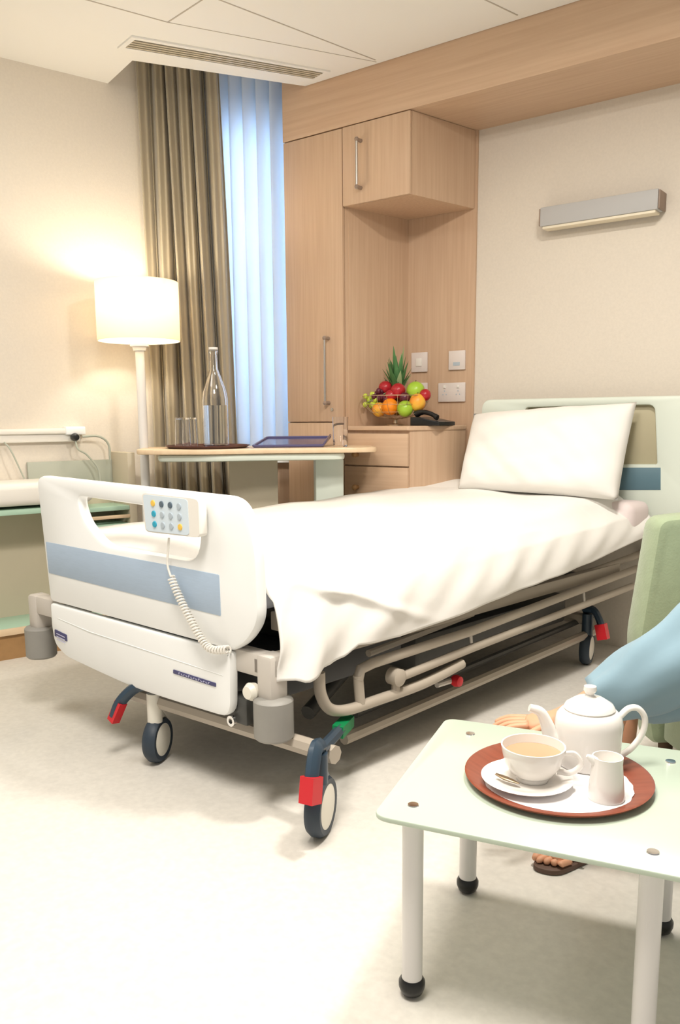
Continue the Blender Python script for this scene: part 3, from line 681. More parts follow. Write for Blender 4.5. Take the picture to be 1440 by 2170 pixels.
# corner sockets and bumpers at the foot
def corner(px_c, c_out, sgn):
    b = NB(); 
    box(b, min(c_out, c_out-sgn*.17), max(c_out, c_out-sgn*.17), .02, .075, .395, .465, .012, f=bf)
    box(b, min(c_out, c_out-sgn*.06), max(c_out, c_out-sgn*.06), .015, .08, .33, .466, .012, f=bf); br = obj('corner_bracket', b, 'framelt', bed)
    b = NB(); cc = B(c_out-sgn*.025, .045, 0)
    lathe(b, [(0, .225), (.050, .225), (.056, .232), (.056, .335), (.050, .342), (.035, .345), (0, .345)], cc, 28); obj('bumper', b, 'grey', br)
corner(0, -.055, -1); corner(0, 1.25, 1)
k1 = on_plane(525, 1468, BO+Nn*.0, Nn); b = NB(); lathe(b, [(0, -.03), (.012, -.03), (.012, 0), (.022, .002), (.026, .02), (.018, .034), (0, .036)], k1+Nn*.03, 20, -Nn); obj('white_knob', b, 'cream', bed)
k2 = on_plane(498, 1525, BO+Nn*.03, Nn); b = NB(); box(b, -.03, .05, .0, .05, -.01, .07, .006, f=lambda v: k2+Cv*-v.x+Nn*v.y+Vector((0, 0, v.z))); obj('socket_block', b, 'dark', bed)
b = NB(); lathe(b, [(.008, 0), (.016, 0), (.016, .01), (.008, .01), (.008, 0)], k2-Nn*.008, 18, -Nn); obj('drip_ring', b, 'chrome', bed)
# folded side rail
RC = -.045
def sp(px, py, c=RC): return side_pt(px, py, c)
sr_ = NB(); tube(sr_, [sp(758, 1441), sp(764, 1418), sp(790, 1405), sp(1000, 1337), sp(1348, 1205)], .017, 10); gr = obj('side_rail', sr_, 'frame', bed)
b = NB(); tube(b, [sp(832, 1441), sp(1000, 1373), sp(1339, 1242)], .015, 10); obj('rail_bar', b, 'frame', gr)
b = NB(); tube(b, smoothpath([sp(676, 1425), sp(679, 1470), sp(698, 1502), sp(735, 1504), sp(800, 1483), sp(880, 1455), sp(930, 1432), sp(978, 1406)], 5), .0175, 10); obj('rail_bar', b, 'frame', gr)
b = NB(); tube(b, [sp(758, 1430), sp(763, 1492)], .016, 10); obj('rail_post', b, 'frame', gr)
b = NB(); p = sp(838, 1434); lathe(b, [(0, -.02), (.028, -.02), (.028, .02), (.018, .026), (0, .028)], p, 24, -Ns); tube(b, [p, p+Vector((0, 0, -.05))], .014, 8); obj('pivot', b, 'frame', gr)
b = NB(); tube(b, [sp(1000, 1290, .0), sp(1180, 1240, .0), sp(1360, 1172, .0)], .016, 10); tube(b, [sp(780, 1385, .0), sp(1000, 1300, .0)], .012, 8); obj('rail_bar', b, 'frame', gr)
b = NB()
for q in ((996, 1350), (1235, 1262)): tube(b, [sp(q[0], q[1]-16), sp(q[0]+2, q[1]+12)], .006, 8)
obj('rail_link', b, 'framelt', gr)
b = NB(); p = sp(960, 1441, .0); lathe(b, [(0, 0), (.018, 0), (.022, .012), (.018, .03), (0, .034)], p, 20, -Ns); obj('release_knob', b, 'red', gr)
b = NB(); tube(b, [p, sp(925, 1452, .0)], .010, 8); obj('release_rod', b, 'framelt', gr)
b = NB(); tube(b, [B(1.11, .15, .43), B(1.11, 1.95, .43)], .016, 10); tube(b, [B(1.11, .15, .35), B(1.11, 1.95, .35)], .016, 10); tube(b, [B(1.11, .15, .43), B(1.11, .15, .35)], .016, 10); tube(b, [B(1.11, 1.95, .43), B(1.11, 1.95, .35)], .016, 10); obj('side_rail', b, 'frame', bed)

# mattress
b = NB(); box(b, .03, 1.05, .07, 2.16, .567, .675, .04, f=bf, seg=4); mt = obj('mattress', b, 'mattress', base=tuple(B(.54, 1.1, .567)), ang=60); tag(mt, 'pale blue mattress under the white duvet on the hospital bed', 'mattress')
b = NB()
def pink(u, v):
    c = -.03+.16*u; l = 1.93+.24*v; z = .722+.012*math.sin(u*9+v*7)
    if u < .25: z -= (.25-u)*.35*4*.25
    return B(c-.02, l, z)
# fitted sheet corner at the head
b = NB(); box(b, -.115, .16, 1.98, 2.172, .60, .735, .04, f=bf, seg=4); ps = obj('fitted_sheet', b, 'pink', base=tuple(B(.07, 2.0, .6))); tag(ps, 'pinkish sheet corner sticking out at the head of the mattress', 'sheet')
# duvet: hem heights read on the near side plane
hem = []
for q in ((640, 1438), (652, 1442), (735, 1392), (755, 1366), (850, 1350), (1000, 1290), (1240, 1190), (1400, 1105)):
    p = side_pt(*q, -.085); hem.append(((p-BO+Cv*.085).dot(Lv), p.z))
def hemz(l):
    if l <= hem[0][0]: return hem[0][1]
    for (a0, b0), (a1, b1) in zip(hem, hem[1:]):
        if l <= a1: t = (l-a0)/(a1-a0); return b0*(1-t)+b1*t
    return hem[-1][1]
def duv(u, v):
    # u along the length, v across from the far side over the near edge
    l = .055+u*2.10
    def n(a, b_, s): return math.sin(a*7.3+s)*math.sin(b_*9.1+1.7*s)+.5*math.sin(a*17+b_*13+s)
    ztop = .695+.055*u*u+.040*math.sin(min(1, max(0, v/.72))*PI)**.8+.006*n(u*2, v*2, 1)
    if u < .05: ztop -= .05*(1-u/.05)**2
    if v < .72:
        t = v/.72; c = 1.10-t*1.115
        if t < .08: q = 1-t/.08; return B(1.10-t*.3*.2, l, ztop-.10*q*q)
        if t > .93: q = (t-.93)/.07; ztop -= .035*q*q
        ztop += .010*math.sin(c*5+l*3)*math.sin(l*2.3)
        if u > .88 : ztop += .015*math.sin((u-.88)/.12*PI)
        return B(c, l, ztop)
    t = (v-.72)/.28; hz = hemz(l); z0_ = ztop-.035
    z = z0_+(hz-z0_)*t; drop = z0_-hz
    bulge = .018+.062*math.sin(min(1, t*1.15)*PI*.5)
    # hanging folds, deeper near the foot corner
    amp = (.004+.034*max(0, 1-u*4))*t
    fold = amp*math.sin(l*24+2.2*math.sin(l*5)+t*3)+.006*t*math.sin(l*11+5*t)+.004*math.sin(l*31+t*9)*t*(1-t)*4
    # soft ridge running diagonally from the corner fold
    rid = .030*math.exp(-((l-.24-.55*(t-.15))/.045)**2)*max(0, 1-t*1.0)*min(1, t*6)
    lsh = -.02*t if u < .08 else 0
    return B(-.005-bulge-fold*.7-rid-.05*u*u*min(1, t*4), l+lsh, z)
b = NB(); grid(b, 200, 110, duv)
dv = obj('duvet', b, 'linen', base=tuple(B(.5, 1.1, .4)), ang=180); md = dv.modifiers.new('thickness', 'SOLIDIFY'); md.thickness = .006; tag(dv, 'white duvet spread over the bed with a corner hanging by the foot', 'duvet')
# pillow: leaning on the headboard
pc = [at_y(1003, 882, 3.74), at_y(1348, 858, 3.74), at_z(1312, 1046, .765), at_z(966, 1012, .765)]
pc[3] = pc[3].lerp(pc[3], 1)
yb2 = 3.50
pc[2] = at_y(1308, 1066, yb2); pc[3] = at_y(970, 1040, yb2-.02)
def pil(u, v, s):
    e = 1-(abs(2*u-1)**3.2); g = 1-(abs(2*v-1)**3.2)
    pin = .012
    uu = u+(.5-u)*pin*4*(v)*(1-v)*1.2; vv = v+(.5-v)*pin*4*u*(1-u)*1.4
    p = (pc[3]*(1-uu)+pc[2]*uu)*(1-vv)+(pc[0]*(1-uu)+pc[1]*uu)*vv
    th = .115*(max(0, e*g)**.55)
    w_ = (.009*math.sin(u*14+v*6)+.006*math.sin(v*19-u*9)+.004*math.sin(u*37+v*23))*(e*g)**.6
    n = Vector((0, -.94, .34)); return p+n*(s*th+w_)+Vector((0, 0, .012))
b = NB(); grid(b, 48, 32, lambda u, v: pil(u, v, 1)); grid(b, 48, 32, lambda u, v: pil(u, v, -.55)); bmesh.ops.remove_doubles(b, verts=b.verts, dist=.003)
pw = obj('pillow', b, 'linen', ang=180); tag(pw, 'plump white pillow leaning against the headboard', 'pillow')

# hand control on the footboard
hc_ = [on_plane(px, py, BO-Nn*.035, Nn) for px, py in ((303, 1043), (424, 1057), (427, 1140), (311, 1127))]
hcn = (hc_[1]-hc_[0]).cross(hc_[3]-hc_[0]).normalized()
if hcn.dot(Nn) > 0: hcn = -hcn
hcT = thing('hand_control', tuple(hc_[2]), 'white bed hand control with coloured buttons hooked on the footboard, coiled cord', 'remote control')
def hq(u, v, t): return (hc_[0]*(1-u)+hc_[1]*u)*(1-v)+(hc_[3]*(1-u)+hc_[2]*u)*v + hcn*t
b = NB(); plate(b, rpoly([(0, 0, .12), (1, 0, .12), (1, 1, .12), (0, 1, .12)]), hq, -.022, .006, .006)
hm = obj('handset', b, 'whitep', hcT)
b = NB(); plate(b, rpoly([(.03, .04, .08), (.82, .04, .08), (.82, .96, .08), (.03, .96, .08)]), lambda u, v, t: hq(u, v, t), .0058, .0075, .0006)
kp = obj('keypad', b, 'keypad', hcT)
cols = {(0, 0): 'b_yel', (0, 1): 'b_blu', (0, 2): 'b_blu', (1, 0): 'b_dk', (2, 0): 'b_dk', (3, 2): 'b_yel'}
for i in range(4):
    for j in range(3):
        u, v = .21+i*.155, .24+j*.265
        p = hq(u, v, .0075); b = NB(); lathe(b, [(0, 0), (.0095, 0), (.0085, .003), (0, .0035)], p, 16, hcn); obj('button', b, cols.get((i, j), 'b_gry'), kp)
cp = [foot_uv(*q) for q in ((372, 1138), (370, 1165), (369, 1195), (378, 1225), (395, 1265), (415, 1305), (440, 1350), (462, 1372), (490, 1375))]
path = smoothpath([fmap(u, v, -.024 if i < 8 else -.01) for i, (u, v) in enumerate(cp)], 30)
hel = []; acc = 0; i0 = int(len(path)*.36)
for i, p in enumerate(path):
    if i < i0: hel.append(p); continue
    for s in range(4):
        if i+1 >= len(path): break
        q = p.lerp(path[i+1], s/4); t = (path[i+1]-p).normalized(); a_ = t.cross(Nn).normalized(); acc += 2*PI*4.6*(path[i+1]-p).length/4/.045
        hel.append(q+(a_*math.cos(acc)+Nn*math.sin(acc))*.0095)
b = NB(); tube(b, hel, .0032, 6); obj('coiled_cord', b, 'whitep', hcT)

# ------------------------------------------------------------------ console unit on the left wall
wl_d = Vector((.276, 1, 0)).normalized(); wl_n = Vector((wl_d.y, -wl_d.x, 0))
def LW(s, d, z): return Vector((lw(2.2), 2.2, 0))+wl_d*s+wl_n*d+Vector((0, 0, z))
def lf(v): return LW(v.x, v.y, v.z)
cs = thing('wall_console', tuple(LW(.0, .15, 0)), 'white topped console with mint shelves along the left wall behind the bed', 'console')
b = NB(); box(b, -1.2, .39, .004, .30, .715, .82, .03, f=lf, seg=4); obj('desk_top', b, 'whitep', cs)
b = NB(); box(b, -1.2, .36, .004, .28, .675, .70, .004, f=lf); obj('under_shelf', b, 'mint', cs)
b = NB(); box(b, -1.2, .62, .003, .02, .11, .72, f=lf); obj('back_panel', b, 'beige', cs, smooth=False)
b = NB(); box(b, .30, .33, .02, .24, .16, .675, .003, f=lf); obj('side_panel', b, 'beige', cs)
b = NB(); box(b, -1.2, .62, .004, .26, .12, .15, .004, f=lf); obj('mint_shelf', b, 'mint', cs)
b = NB(); box(b, -1.2, .62, .262, .275, .118, .150, .003, f=lf); obj('shelf_edge', b, 'woodt', cs)
b = NB(); box(b, -1.2, .62, .03, .255, .0, .12, f=lf); obj('plinth', b, 'brown', cs, smooth=False)
for z in (.565, .655): b = NB(); box(b, .39, .60, .02, .22, z, z+.022, .003, f=lf); obj('shelf', b, 'mint', cs)
b = NB(); box(b, .39, .60, .205, .222, .615, .632, .003, f=lf); obj('shelf_rail', b, 'woodt', cs)
b = NB(); box(b, .60, .64, .004, .22, .0, .94, .004, f=lf); obj('end_post', b, 'beige', cs)
b = NB(); box(b, .17, .60, .004, .022, .72, .90, .002, f=lf); obj('grey_back_panel', b, 'greygreen', cs)
# trunking rail on the wall with a plug
tr = thing('wall_rail', tuple(LW(0, 0, 1.0)), 'cream wall rail above the console with a white socket at its end', 'rail')
b = NB(); box(b, -1.2, .42, .0, .045, 1.035, 1.062, .008, f=lf); box(b, -1.2, .44, .0, .03, .995, 1.038, .008, f=lf); obj('rail', b, 'whitep', tr)
b = NB(); box(b, .36, .46, .0, .05, 1.03, 1.07, .006, f=lf); obj('socket_box', b, 'white', tr)
pg_ = LW(.40, .06, 1.018)
cb = thing('power_cable', tuple(pg_), 'black plug with thin grey cable hanging from the wall rail', 'cable')
b = NB(); lathe(b, [(0, -.02), (.018, -.02), (.021, 0), (.014, .022), (0, .026)], pg_, 18, wl_n); obj('plug', b, 'black', cb)
b = NB(); tube(b, smoothpath([pg_+Vector((0, 0, -.01)), LW(.405, .075, .96), LW(.45, .07, .93), LW(.50, .08, .86), LW(.505, .09, .79)]), .005, 8); obj('cable', b, 'greygreen', cb)
b = NB(); tube(b, smoothpath([LW(.44, .05, 1.02), LW(.52, .06, 1.02), LW(.57, .06, .98), LW(.575, .06, .90)]), .006, 8); o = obj('bracket_tube', b, 'greygreen'); tag(o, 'curved grey tube beside the wall rail end above the console', 'tube')
b = NB(); tube(b, smoothpath([LW(.06, .05, 1.0), LW(.08, .08, .96), LW(.13, .09, .826)]), .004, 8); o = obj('thin_cord', b, 'greygreen'); tag(o, 'thin cord hanging from the wall rail onto the console top', 'cord')

# ------------------------------------------------------------------ green armchair
fd = Vector((-.75, -.66, 0)).normalized(); fs = Vector((-fd.y, fd.x, 0))       # facing, sideways (towards camera)
if fs.dot(Vector((0, -1, 0))) < 0: fs = -fs
A0 = Vector((-.80, 2.62, 0))
def AP(a, s, z): return A0 - fd*a + fs*s + Vector((0, 0, z))
def af(v): return AP(v.x, v.y, v.z)
ac = thing('armchair', tuple(AP(.3, .33, 0)), 'green fabric tub armchair at the right edge beside the bed', 'armchair')
def side_shape(s0, s1, name):
    ol = rpoly([(.0, .10, .03), (-.06, .42, .05), (-.015, .80, .035), (.62, .86, .08), (.68, .10, .03)], 5)
    b = NB(); plate(b, ol, lambda u, v, t: AP(u, t, v), s0, s1, .025); obj(name, b, 'chair', ac)
side_shape(0, .12, 'side'); side_shape(.62, .74, 'side')
b = NB(); box(b, .56, .70, .06, .68, .10, .90, .04, f=af, seg=3); obj('backrest', b, 'chair', ac)
b = NB(); box(b, .0, .57, .12, .62, .28, .43, .04, f=af, seg=3); obj('seat_cushion', b, 'chair', ac)
b = NB(); box(b, .03, .6, .12, .62, .12, .29, .01, f=af); obj('seat_base', b, 'chair', ac)
for a_, s_ in ((.07, .06), (.07, .68), (.60, .06), (.60, .68)): b = NB(); cyl(b, AP(a_, s_, 0), AP(a_, s_, .11), .018, .024); obj('leg', b, 'darkbrown', ac)

# ------------------------------------------------------------------ person in the armchair
pelv = Vector((-.27, 2.47, .50))
pers = thing('person', (pelv.x, pelv.y, 0), 'person in a loose blue robe sitting in the green armchair, one hand on the knee', 'person')
V = []; Ed = []; Rd = []
def jt(p, r, par=None):
    V.append(Vector(p)); Rd.append(r)
    if par is not None: Ed.append((par, len(V)-1))
    return len(V)-1
wr = at_z(1205, 1512, .475); 
hand0 = Vector((-.80, 1.985, .425))
SHL = Vector((-.20, 2.13, .93)); ELB = Vector((-.475, 2.10, .605)); WRI = on_plane(1180, 1526, (-.72, 2.02, .45), Fw)
p0 = jt(pelv, (.14, .12)); p1 = jt((-.27, 2.42, .68), (.12, .10), p0); p2 = jt((-.24, 2.33, .86), (.13, .10), p1)
nk = jt((-.22, 2.27, 1.0), .05, p2); hd1 = jt((-.24, 2.22, 1.10), (.07, .075), nk); hd2 = jt((-.25, 2.21, 1.19), (.072, .082), hd1)
sl = jt(SHL, .05, p2); el = jt(ELB, .038, sl); wr_i = jt(WRI, .026, el)
sr2 = jt((-.30, 2.50, .90), .05, p2); er = jt((-.46, 2.44, .66), .04, sr2); wrr = jt((-.52, 2.30, .50), .028, er); hr = jt((-.56, 2.24, .48), .028, wrr)
hl = jt((-.26, 2.34, .48), .085, p0); kl = jt((-.70, 2.05, .40), .058, hl); anl = jt((-.70, 1.985, .075), .033, kl)
hr_ = jt((-.36, 2.52, .48), .085, p0); kr = jt((-.73, 2.26, .42), .058, hr_); anr = jt((-.72, 2.22, .075), .033, kr)
# left hand: palm then fingers
hd_dir = (on_plane(1042, 1538, (-.86, 1.95, .38), Fw)-WRI); hl_len = hd_dir.length; hdn = hd_dir.normalized()
hs = hdn.cross(Vector((0, 0, 1))).normalized()
if hs.dot(Fw) > 0: hs = -hs                        # towards the camera
palm = jt(WRI+hdn*.045, (.030, .017), wr_i); kn = jt(WRI+hdn*.085, (.034, .014), palm)
body = skinmesh('body', V, Ed, Rd, 'skin', pers, 2)
def finger(base, d1, lens, rad, droop):
    pts = [base]; d = d1.normalized()
    for L_ in lens: pts.append(pts[-1]+d*L_); d = (d+Vector((0, 0, -droop))).normalized()
    P = smoothpath(pts, 5); n = len(P); rr = [rad*(1-.28*i/(n-1)) for i in range(n)]; rr[-1] *= .55
    return P, rr
hb2 = NB()
for i, (o_, ln, sp_) in enumerate(((-.030, .92, -.14), (-.011, 1.0, -.04), (.010, .95, .05), (.028, .76, .15))):
    P, rr = finger(WRI+hdn*.072+hs*o_+Vector((0, 0, .002)), hdn+hs*sp_+Vector((0, 0, .08)), [.034*ln+.012, .028*ln, .022*ln], .0088, .26+.04*i)
    tube(hb2, P, rr, 10)
P, rr = finger(WRI+hdn*.03+hs*.024+Vector((0, 0, -.006)), hdn*.8+hs*.75, [.032, .026, .02], .0105, .12); tube(hb2, P, rr, 10)
# join the fingers to the body mesh: one continuous surface
bm0 = NB(); bm0.from_mesh(body.data); T = wm(pers).inverted(); hb2.transform(T); me_ = bpy.data.meshes.new('t'); hb2.to_mesh(me_); hb2.free(); bm0.from_mesh(me_); 
# feet with toes
def foot(an, d):
    f2 = NB(); s = Vector((-d.y, d.x, 0)); z = Vector((0, 0, 1)); an = Vector((an.x, an.y, .0))
    tube(f2, smoothpath([an-d*.045+z*.04, an+z*.055, an+d*.06+z*.042, an+d*.125+z*.026, an+d*.15+z*.022]), [.026]*5+[.034]*5+[.036]*5+[.034]*5+[.028]*1+[.02]*0, 14) if False else None
    pts = smoothpath([an-d*.045+z*.038, an+z*.05, an+d*.06+z*.042, an+d*.12+z*.030, an+d*.15+z*.026], 4)
    n = len(pts); rr = [.022+.014*math.sin(PI*min(1, (i+2)/(n+2))) for i in range(n)]
    rr = [min(r, p.z-.010) for r, p in zip(rr, pts)]
    tube(f2, pts, rr, 14, sx=1.25, up=(0, 0, 1))
    for i in range(5):
        b0 = an+d*(.135-.006*abs(i-1))+s*(-.030+.0150*i)+z*.022
        r = .0115 if i == 0 else .0085
        tube(f2, smoothpath([b0, b0+d*.03+z*.001, b0+d*(.052-.004*i)-z*.002], 4), [r]*7+[r*.8, r*.5], 8)
    return f2
fdir = Vector((-.0, -1, 0)); fdir = Vector((-.35, -.94, 0)).normalized()
for an in (V[anl], V[anr]):
    f2 = foot(an, fdir); f2.transform(T); f2.to_mesh(me_); f2.free(); bm0.from_mesh(me_)
# face: nose, ears on the head
fh = NB(); hc0 = Vector((-.25, 2.21, 1.15)); fr_ = fd
b4 = NB(); ball(b4, (0, 0, 0), 1, 28)
merge(fh, b4, lambda v: hc0+fs*v.x*(.074-.016*max(0, -v.z))+fr_*(v.y*(.092-.012*max(0, -v.z))+.012*max(0, -v.z))+Vector((0, 0, v.z*.118)))
tube(fh, [hc0+fr_*.088+Vector((0, 0, .025)), hc0+fr_*.101-Vector((0, 0, .012)), hc0+fr_*.088-Vector((0, 0, .020))], [.006, .011, .008], 8)
for s in (-1, 1): ball(fh, hc0+fs*.072*s-Vector((0, 0, .01)), .016, 12, 1.6)
fh.transform(T); fh.to_mesh(me_); fh.free(); bm0.from_mesh(me_)
bm0.to_mesh(body.data); bm0.free(); bpy.data.meshes.remove(me_)
for p in body.data.polygons: p.use_smooth = True
b = NB(); ball(b, hc0-fr_*.022+Vector((0, 0, .035)), .094, 24, 1.08); obj('hair', b, 'hair', pers)
b = NB()
for s in (-1, 1): ball(b, hc0+fr_*.078+fs*.030*s+Vector((0, 0, .012)), .009, 10)
obj('eyes', b, 'black', pers)
b = NB(); tube(b, [hc0+fr_*.084+fs*-.020-Vector((0, 0, .052)), hc0+fr_*.089-Vector((0, 0, .054)), hc0+fr_*.084+fs*.020-Vector((0, 0, .052))], .0045, 8); obj('lips', b, 'redfruit', pers)
# loose robe: torso + lap, and the wide sleeve
rv = [pelv+Vector((0, -.02, -.02)), Vector((-.27, 2.40, .68)), Vector((-.24, 2.30, .86)), Vector((-.22, 2.27, .95)), Vector((-.28, 2.33, .47)), Vector((-.50, 2.20, .44)), Vector((-.68, 2.11, .37)), Vector((-.38, 2.48, .47)), Vector((-.68, 2.28, .40)), Vector((-.72, 2.22, .28)), Vector((-.30, 2.49, .90)), Vector((-.42, 2.44, .72)), Vector((-.48, 2.39, .60))]
re_ = [(0, 1), (1, 2), (2, 3), (0, 4), (4, 5), (5, 6), (0, 7), (7, 8), (8, 9), (2, 10), (10, 11), (11, 12)]
skinmesh('robe', rv, re_, [(.20, .17), (.17, .14), (.18, .13), .07, .125, .10, .078, .11, .08, .06, .085, .075, .065], 'cloth', pers, 2)
cuff = on_plane(1262, 1480, (-.67, 2.03, .49), Fw)
spn = smoothpath([SHL+Vector((.02, .02, .03)), SHL.lerp(ELB, .5)+Vector((0, 0, -.0)), ELB+Vector((.01, 0, -.02)), ELB.lerp(cuff, .5)+Vector((0, 0, -.02)), cuff], 8)
b = NB(); n = len(spn); b3 = NB(); rings = []
for i, p in enumerate(spn):
    t_ = (spn[min(i+1, n-1)]-spn[max(i-1, 0)]).normalized(); sd = t_.cross(Vector((0, 0, 1))).normalized(); up_ = sd.cross(t_)
    f_ = i/(n-1); r0 = .088+.012*math.sin(f_*PI)-.032*f_**3
    ring = []
    for k_ in range(40):
        a_ = 2*PI*k_/40; rr_ = r0*(1+.07*math.sin(a_*3+f_*6)+.055*math.sin(a_*5-f_*11)+.03*math.sin(f_*22+a_*2))
        hang = 1.55 if math.sin(a_) < 0 else 1.0
        ring.append(b3.verts.new(p+sd*math.cos(a_)*rr_*.85+up_*math.sin(a_)*rr_*(1+(hang-1)*(1-f_*.6))))
    rings.append(ring)
for A2, D2 in zip(rings, rings[1:]):
    for k_ in range(40): b3.faces.new((A2[k_], A2[(k_+1) % 40], D2[(k_+1) % 40], D2[k_]))
bmesh.ops.recalc_face_normals(b3, faces=b3.faces); bmesh.ops.solidify(b3, geom=b3.faces[:], thickness=.004); merge(b, b3)
obj('sleeve', b, 'cloth', pers, ang=180)
for an in (V[anl], V[anr]):
    b = NB(); s = Vector((-fdir.y, fdir.x, 0)); a0_ = Vector((an.x, an.y, 0))
    ol = rpoly([(-.075, -.03, .03), (.05, -.04, .03), (.15, -.046, .03), (.205, -.015, .03), (.17, .042, .03), (.05, .038, .03), (-.075, .03, .03)], 4)
    plate(b, ol, lambda u, v, t: a0_+fdir*u+s*v+Vector((0, 0, t)), .0, .014, .004); obj('sandal', b, 'sole', pers)
    b = NB(); tube(b, smoothpath([a0_+fdir*.10-s*.043+Vector((0, 0, .012)), a0_+fdir*.09-s*.02+Vector((0, 0, .062)), a0_+fdir*.09+s*.02+Vector((0, 0, .060)), a0_+fdir*.09+s*.040+Vector((0, 0, .012))]), .006, 8, sx=1.8); obj('sandal_strap', b, 'sole', pers)

# ------------------------------------------------------------------ glass side table
ZG = .390
gc = [at_z(788, 1727, ZG), at_z(945, 1521, ZG)]
gfr = at_z(1440, 1859, ZG); gbr = at_z(1440, 1590, ZG)
dF = (gfr-gc[0]); dF.z = 0; dF.normalize(); dB = (gbr-gc[1]); dB.normalize()
Wd = .70
gA, gD = gc[0], gc[1]; gB = gA+dF*Wd; gC = gD+dB*(Wd-.02)
gt = thing('side_table', tuple((gA+gC)/2-Vector((0, 0, ZG))), 'low frosted glass side table with white tube legs holding the tea tray', 'table')
def gq(u, v, t): p = (gA*(1-u)+gB*u)*(1-v)+(gD*(1-u)+gC*u)*v; return Vector((p.x, p.y, t))
b = NB(); plate(b, rpoly([(0, 0, .05), (1, 0, .05), (1, 1, .05), (0, 1, .05)], 6), gq, ZG-.010, ZG, .003); obj('glass_top', b, 'paleglass', gt)
t1, t2, t3, t4 = [Vector((*at_z(px, py, ZG).xy, 0)) for px, py in ((875, 1706), (996, 1555), (1383, 1806), (1420, 1614))]
print('LEGS', t1, at_z(867, 2118, 0), t2, at_z(984, 1888, 0), t4, at_z(1405, 1984, 0))
for i, p in enumerate((t1, t2, t3, t4)):
    r = .020
    b = NB(); lathe(b, [(0, .036), (r, .036), (r, ZG-.016), (0, ZG-.016)], p, 28); lg = obj('leg', b, 'pole', gt)
    b = NB(); lathe(b, [(0, 0), (.012, .001), (.021, .008), (.0255, .020), (.0255, .030), (.021, .038), (0, .038)], p, 28); obj('ball_foot', b, 'black', lg)
    b = NB(); lathe(b, [(0, ZG-.016), (.026, ZG-.016), (.026, ZG-.0105), (0, ZG-.0105)], p, 28); obj('glass_fixing', b, 'chrome', lg)
    b = NB(); lathe(b, [(0, ZG), (.011, ZG), (.010, ZG+.002), (0, ZG+.0025)], p, 20); obj('fixing_cap', b, 'chrome', lg)
# tea tray
tl, tr3, tbt = at_z(978, 1637, ZG+.012), at_z(1381, 1662, ZG+.012), at_z(1210, 1742, ZG+.004)
tcn = (tl+tr3)/2; trr = (tl-tr3).length/2; tcn = at_z(1180, 1655, ZG); tcn.z = ZG+.0005
tt = obj('tea_tray', lathe(NB(), [(0, 0), (trr-.03, 0), (trr-.004, .010), (trr, .015), (trr-.005, .016), (trr-.033, .006), (0, .006)], tcn, 72), 'tray', base=tuple(tcn)); tag(tt, 'round mahogany brown tea tray on the frosted glass table', 'tray')
ZP = ZG+.0070
dc = at_z(1183, 1664, ZP); dr = .150
a1, a2 = at_z(1020, 1640, ZP), at_z(1337, 1680, ZP); dr = (a1-a2).length/2; dc = (a1+a2)/2; dc = at_z(1180, 1658, ZP)
b = NB(); n = 96; plate(b, [(math.cos(2*PI*k_/n)*dr*(1+.008*math.cos(k_*12*2*PI/n*2)), math.sin(2*PI*k_/n)*dr*(1+.008*math.cos(k_*12*2*PI/n*2))) for k_ in range(n)], lambda u, v, t: Vector((dc.x+u, dc.y+v, t)), ZP, ZP+.0012, .0003)
o = obj('paper_doily', b, 'paper'); tag(o, 'round white paper mat on the brown tea tray under the china', 'mat')
ZD = ZP+.0017
sc_ = at_z(1116, 1648, ZD+.012); sc_.z = ZD; ks = (sc_-EYEV).dot(Fw)/FPX; rs = 96*ks
sau = obj('saucer', lathe(NB(), [(0, 0), (rs*.5, 0), (rs*.58, .003), (rs*.97, .013), (rs, .0155), (rs*.97, .016), (rs*.58, .0062), (rs*.45, .004), (0, .004)], sc_, 56), 'china', base=tuple(sc_)); tag(sau, 'white china saucer under the tea cup', 'saucer')
cu0 = at_z(1127, 1650, ZD+.005); cu0.z = ZD+.0045; rc = 66*ks; hc = 76*ks
cup = thing('tea_cup', tuple(cu0), 'white china cup of milky tea standing on the saucer', 'cup')
pr = [(0, 0), (rc*.50, 0), (rc*.52, .004), (rc*.48, .008), (rc*.70, hc*.22), (rc*.90, hc*.50), (rc*.98, hc*.8), (rc*1.02, hc), (rc*.97, hc), (rc*.93, hc*.8), (rc*.85, hc*.5), (rc*.65, hc*.25), (rc*.3, .012), (0, .011)]
b = NB(); lathe(b, pr, cu0, 48); obj('cup_body', b, 'china', cup)
b = NB(); lathe(b, [(0, hc*.74), (rc*.905, hc*.74), (rc*.915, hc*.76), (0, hc*.76)], cu0, 40); obj('tea', b, 'tea', cup)
hdv = (Rt*.93-Vector((Fw.x, Fw.y, 0)).normalized()*.35); hdv.z = 0; hdv.normalize()
b = NB(); tube(b, smoothpath([cu0+hdv*rc*.95+Vector((0, 0, hc*.86)), cu0+hdv*rc*1.3+Vector((0, 0, hc*.9)), cu0+hdv*rc*1.5+Vector((0, 0, hc*.62)), cu0+hdv*rc*1.2+Vector((0, 0, hc*.34)), cu0+hdv*rc*.78+Vector((0, 0, hc*.32))]), .0042, 10, sx=1.4); obj('handle', b, 'china', cup)
# teaspoon on the saucer
s0_ = at_z(1050, 1641, ZD+.018); s1_ = at_z(1078, 1652, ZD+.015); dsp = (s1_-s0_).normalized()
b = NB(); tube(b, [s0_+Vector((0, 0, .001)), s0_+dsp*.02+Vector((0, 0, .0)), s0_+dsp*.035+Vector((0, 0, .0)), s0_+dsp*.05+Vector((0, 0, -.0))], [.004, .0075, .006, .002], 10, sx=.45, up=(dsp.y, -dsp.x, 0)); o = obj('teaspoon', b, 'chocolate'); tag(o, 'small metal teaspoon end showing on the saucer left of the cup', 'spoon')
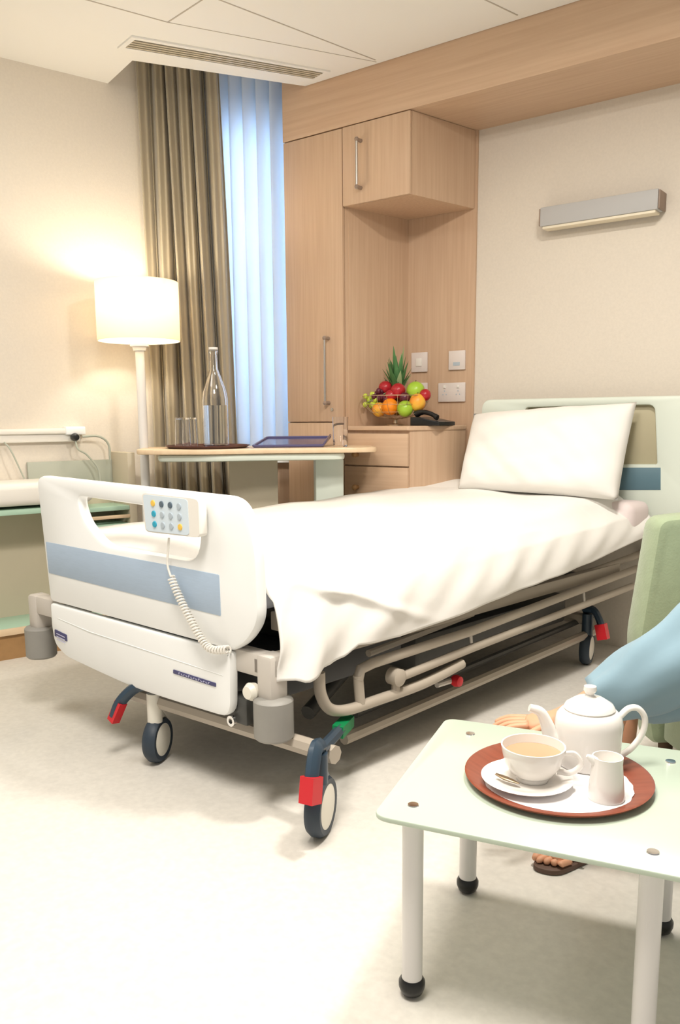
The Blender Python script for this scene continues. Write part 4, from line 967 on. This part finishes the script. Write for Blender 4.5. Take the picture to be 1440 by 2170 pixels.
# teapot
tpc = at_z(1243, 1618, ZD); kt = (tpc-EYEV).dot(Fw)/FPX; tpc.z = ZD
pot = thing('teapot', tuple(tpc), 'white china teapot with lid standing at the back of the tea tray', 'teapot')
r1 = 66*kt; Hb = 121*kt
b = NB(); lathe(b, [(0, 0), (r1*.88, 0), (r1*.95, .006), (r1*1.02, Hb*.35), (r1*1.06, Hb*.75), (r1*1.0, Hb*.9), (r1*.86, Hb*.98), (r1*.78, Hb), (0, Hb)], tpc, 56); obj('pot_body', b, 'china', pot)
b = NB(); zl = Hb; lathe(b, [(0, zl-.001), (r1*.76, zl-.001), (r1*.80, zl+.003), (r1*.72, zl+Hb*.10), (r1*.42, zl+Hb*.20), (r1*.15, zl+Hb*.23), (r1*.12, zl+Hb*.27), (r1*.21, zl+Hb*.34), (r1*.19, zl+Hb*.41), (0, zl+Hb*.44)], tpc, 48); ld = obj('lid', b, 'china', pot)
sd_ = -(Rt-Vector((0, 0, Rt.z))).normalized()
b = NB(); zt = lambda a_, h_: tpc+sd_*r1*a_+Vector((0, 0, Hb*h_))
sp0 = smoothpath([zt(.85, .40), zt(1.18, .52), zt(1.34, .74), zt(1.55, .95), zt(1.9, 1.03)], 6); ns = len(sp0)
tube(b, sp0, [.021*(1-.62*(i/(ns-1))**.7) for i in range(ns)], 16); obj('spout', b, 'china', pot)
b = NB(); hx_ = -sd_; zh = lambda a_, h_: tpc+hx_*r1*a_+Vector((0, 0, Hb*h_))
tube(b, smoothpath([zh(.98, .86), zh(1.25, 1.0), zh(1.55, 1.0), zh(1.78, .82), zh(1.72, .55), zh(1.4, .28), zh(.98, .12)], 7), .0062, 12, sx=1.3); obj('handle', b, 'china', pot)
# milk jug
jc = at_z(1283, 1690, ZD); kj = (jc-EYEV).dot(Fw)/FPX; jc.z = ZD
jug = thing('milk_jug', tuple(jc), 'small white china milk jug in front of the teapot', 'jug')
rj = 37*kj; hj = 92*kj
b = NB(); lathe(b, [(0, 0), (rj*1.02, 0), (rj*1.05, .004), (rj*.95, hj*.4), (rj*.84, hj*.85), (rj*.86, hj), (rj*.79, hj), (rj*.78, hj*.85), (rj*.88, hj*.4), (rj*.9, .008), (0, .008)], jc, 40)
obj('jug_body', b, 'china', jug)
b = NB(); tube(b, [jc+sd_*rj*.72+Vector((0, 0, hj*.88)), jc+sd_*rj*.98+Vector((0, 0, hj*.97)), jc+sd_*rj*1.18+Vector((0, 0, hj*1.02))], [.009, .007, .003], 10); obj('lip', b, 'china', jug)
b = NB(); lathe(b, [(0, hj*.7), (rj*.76, hj*.7), (0, hj*.71)], jc, 28); obj('milk', b, 'china', jug)
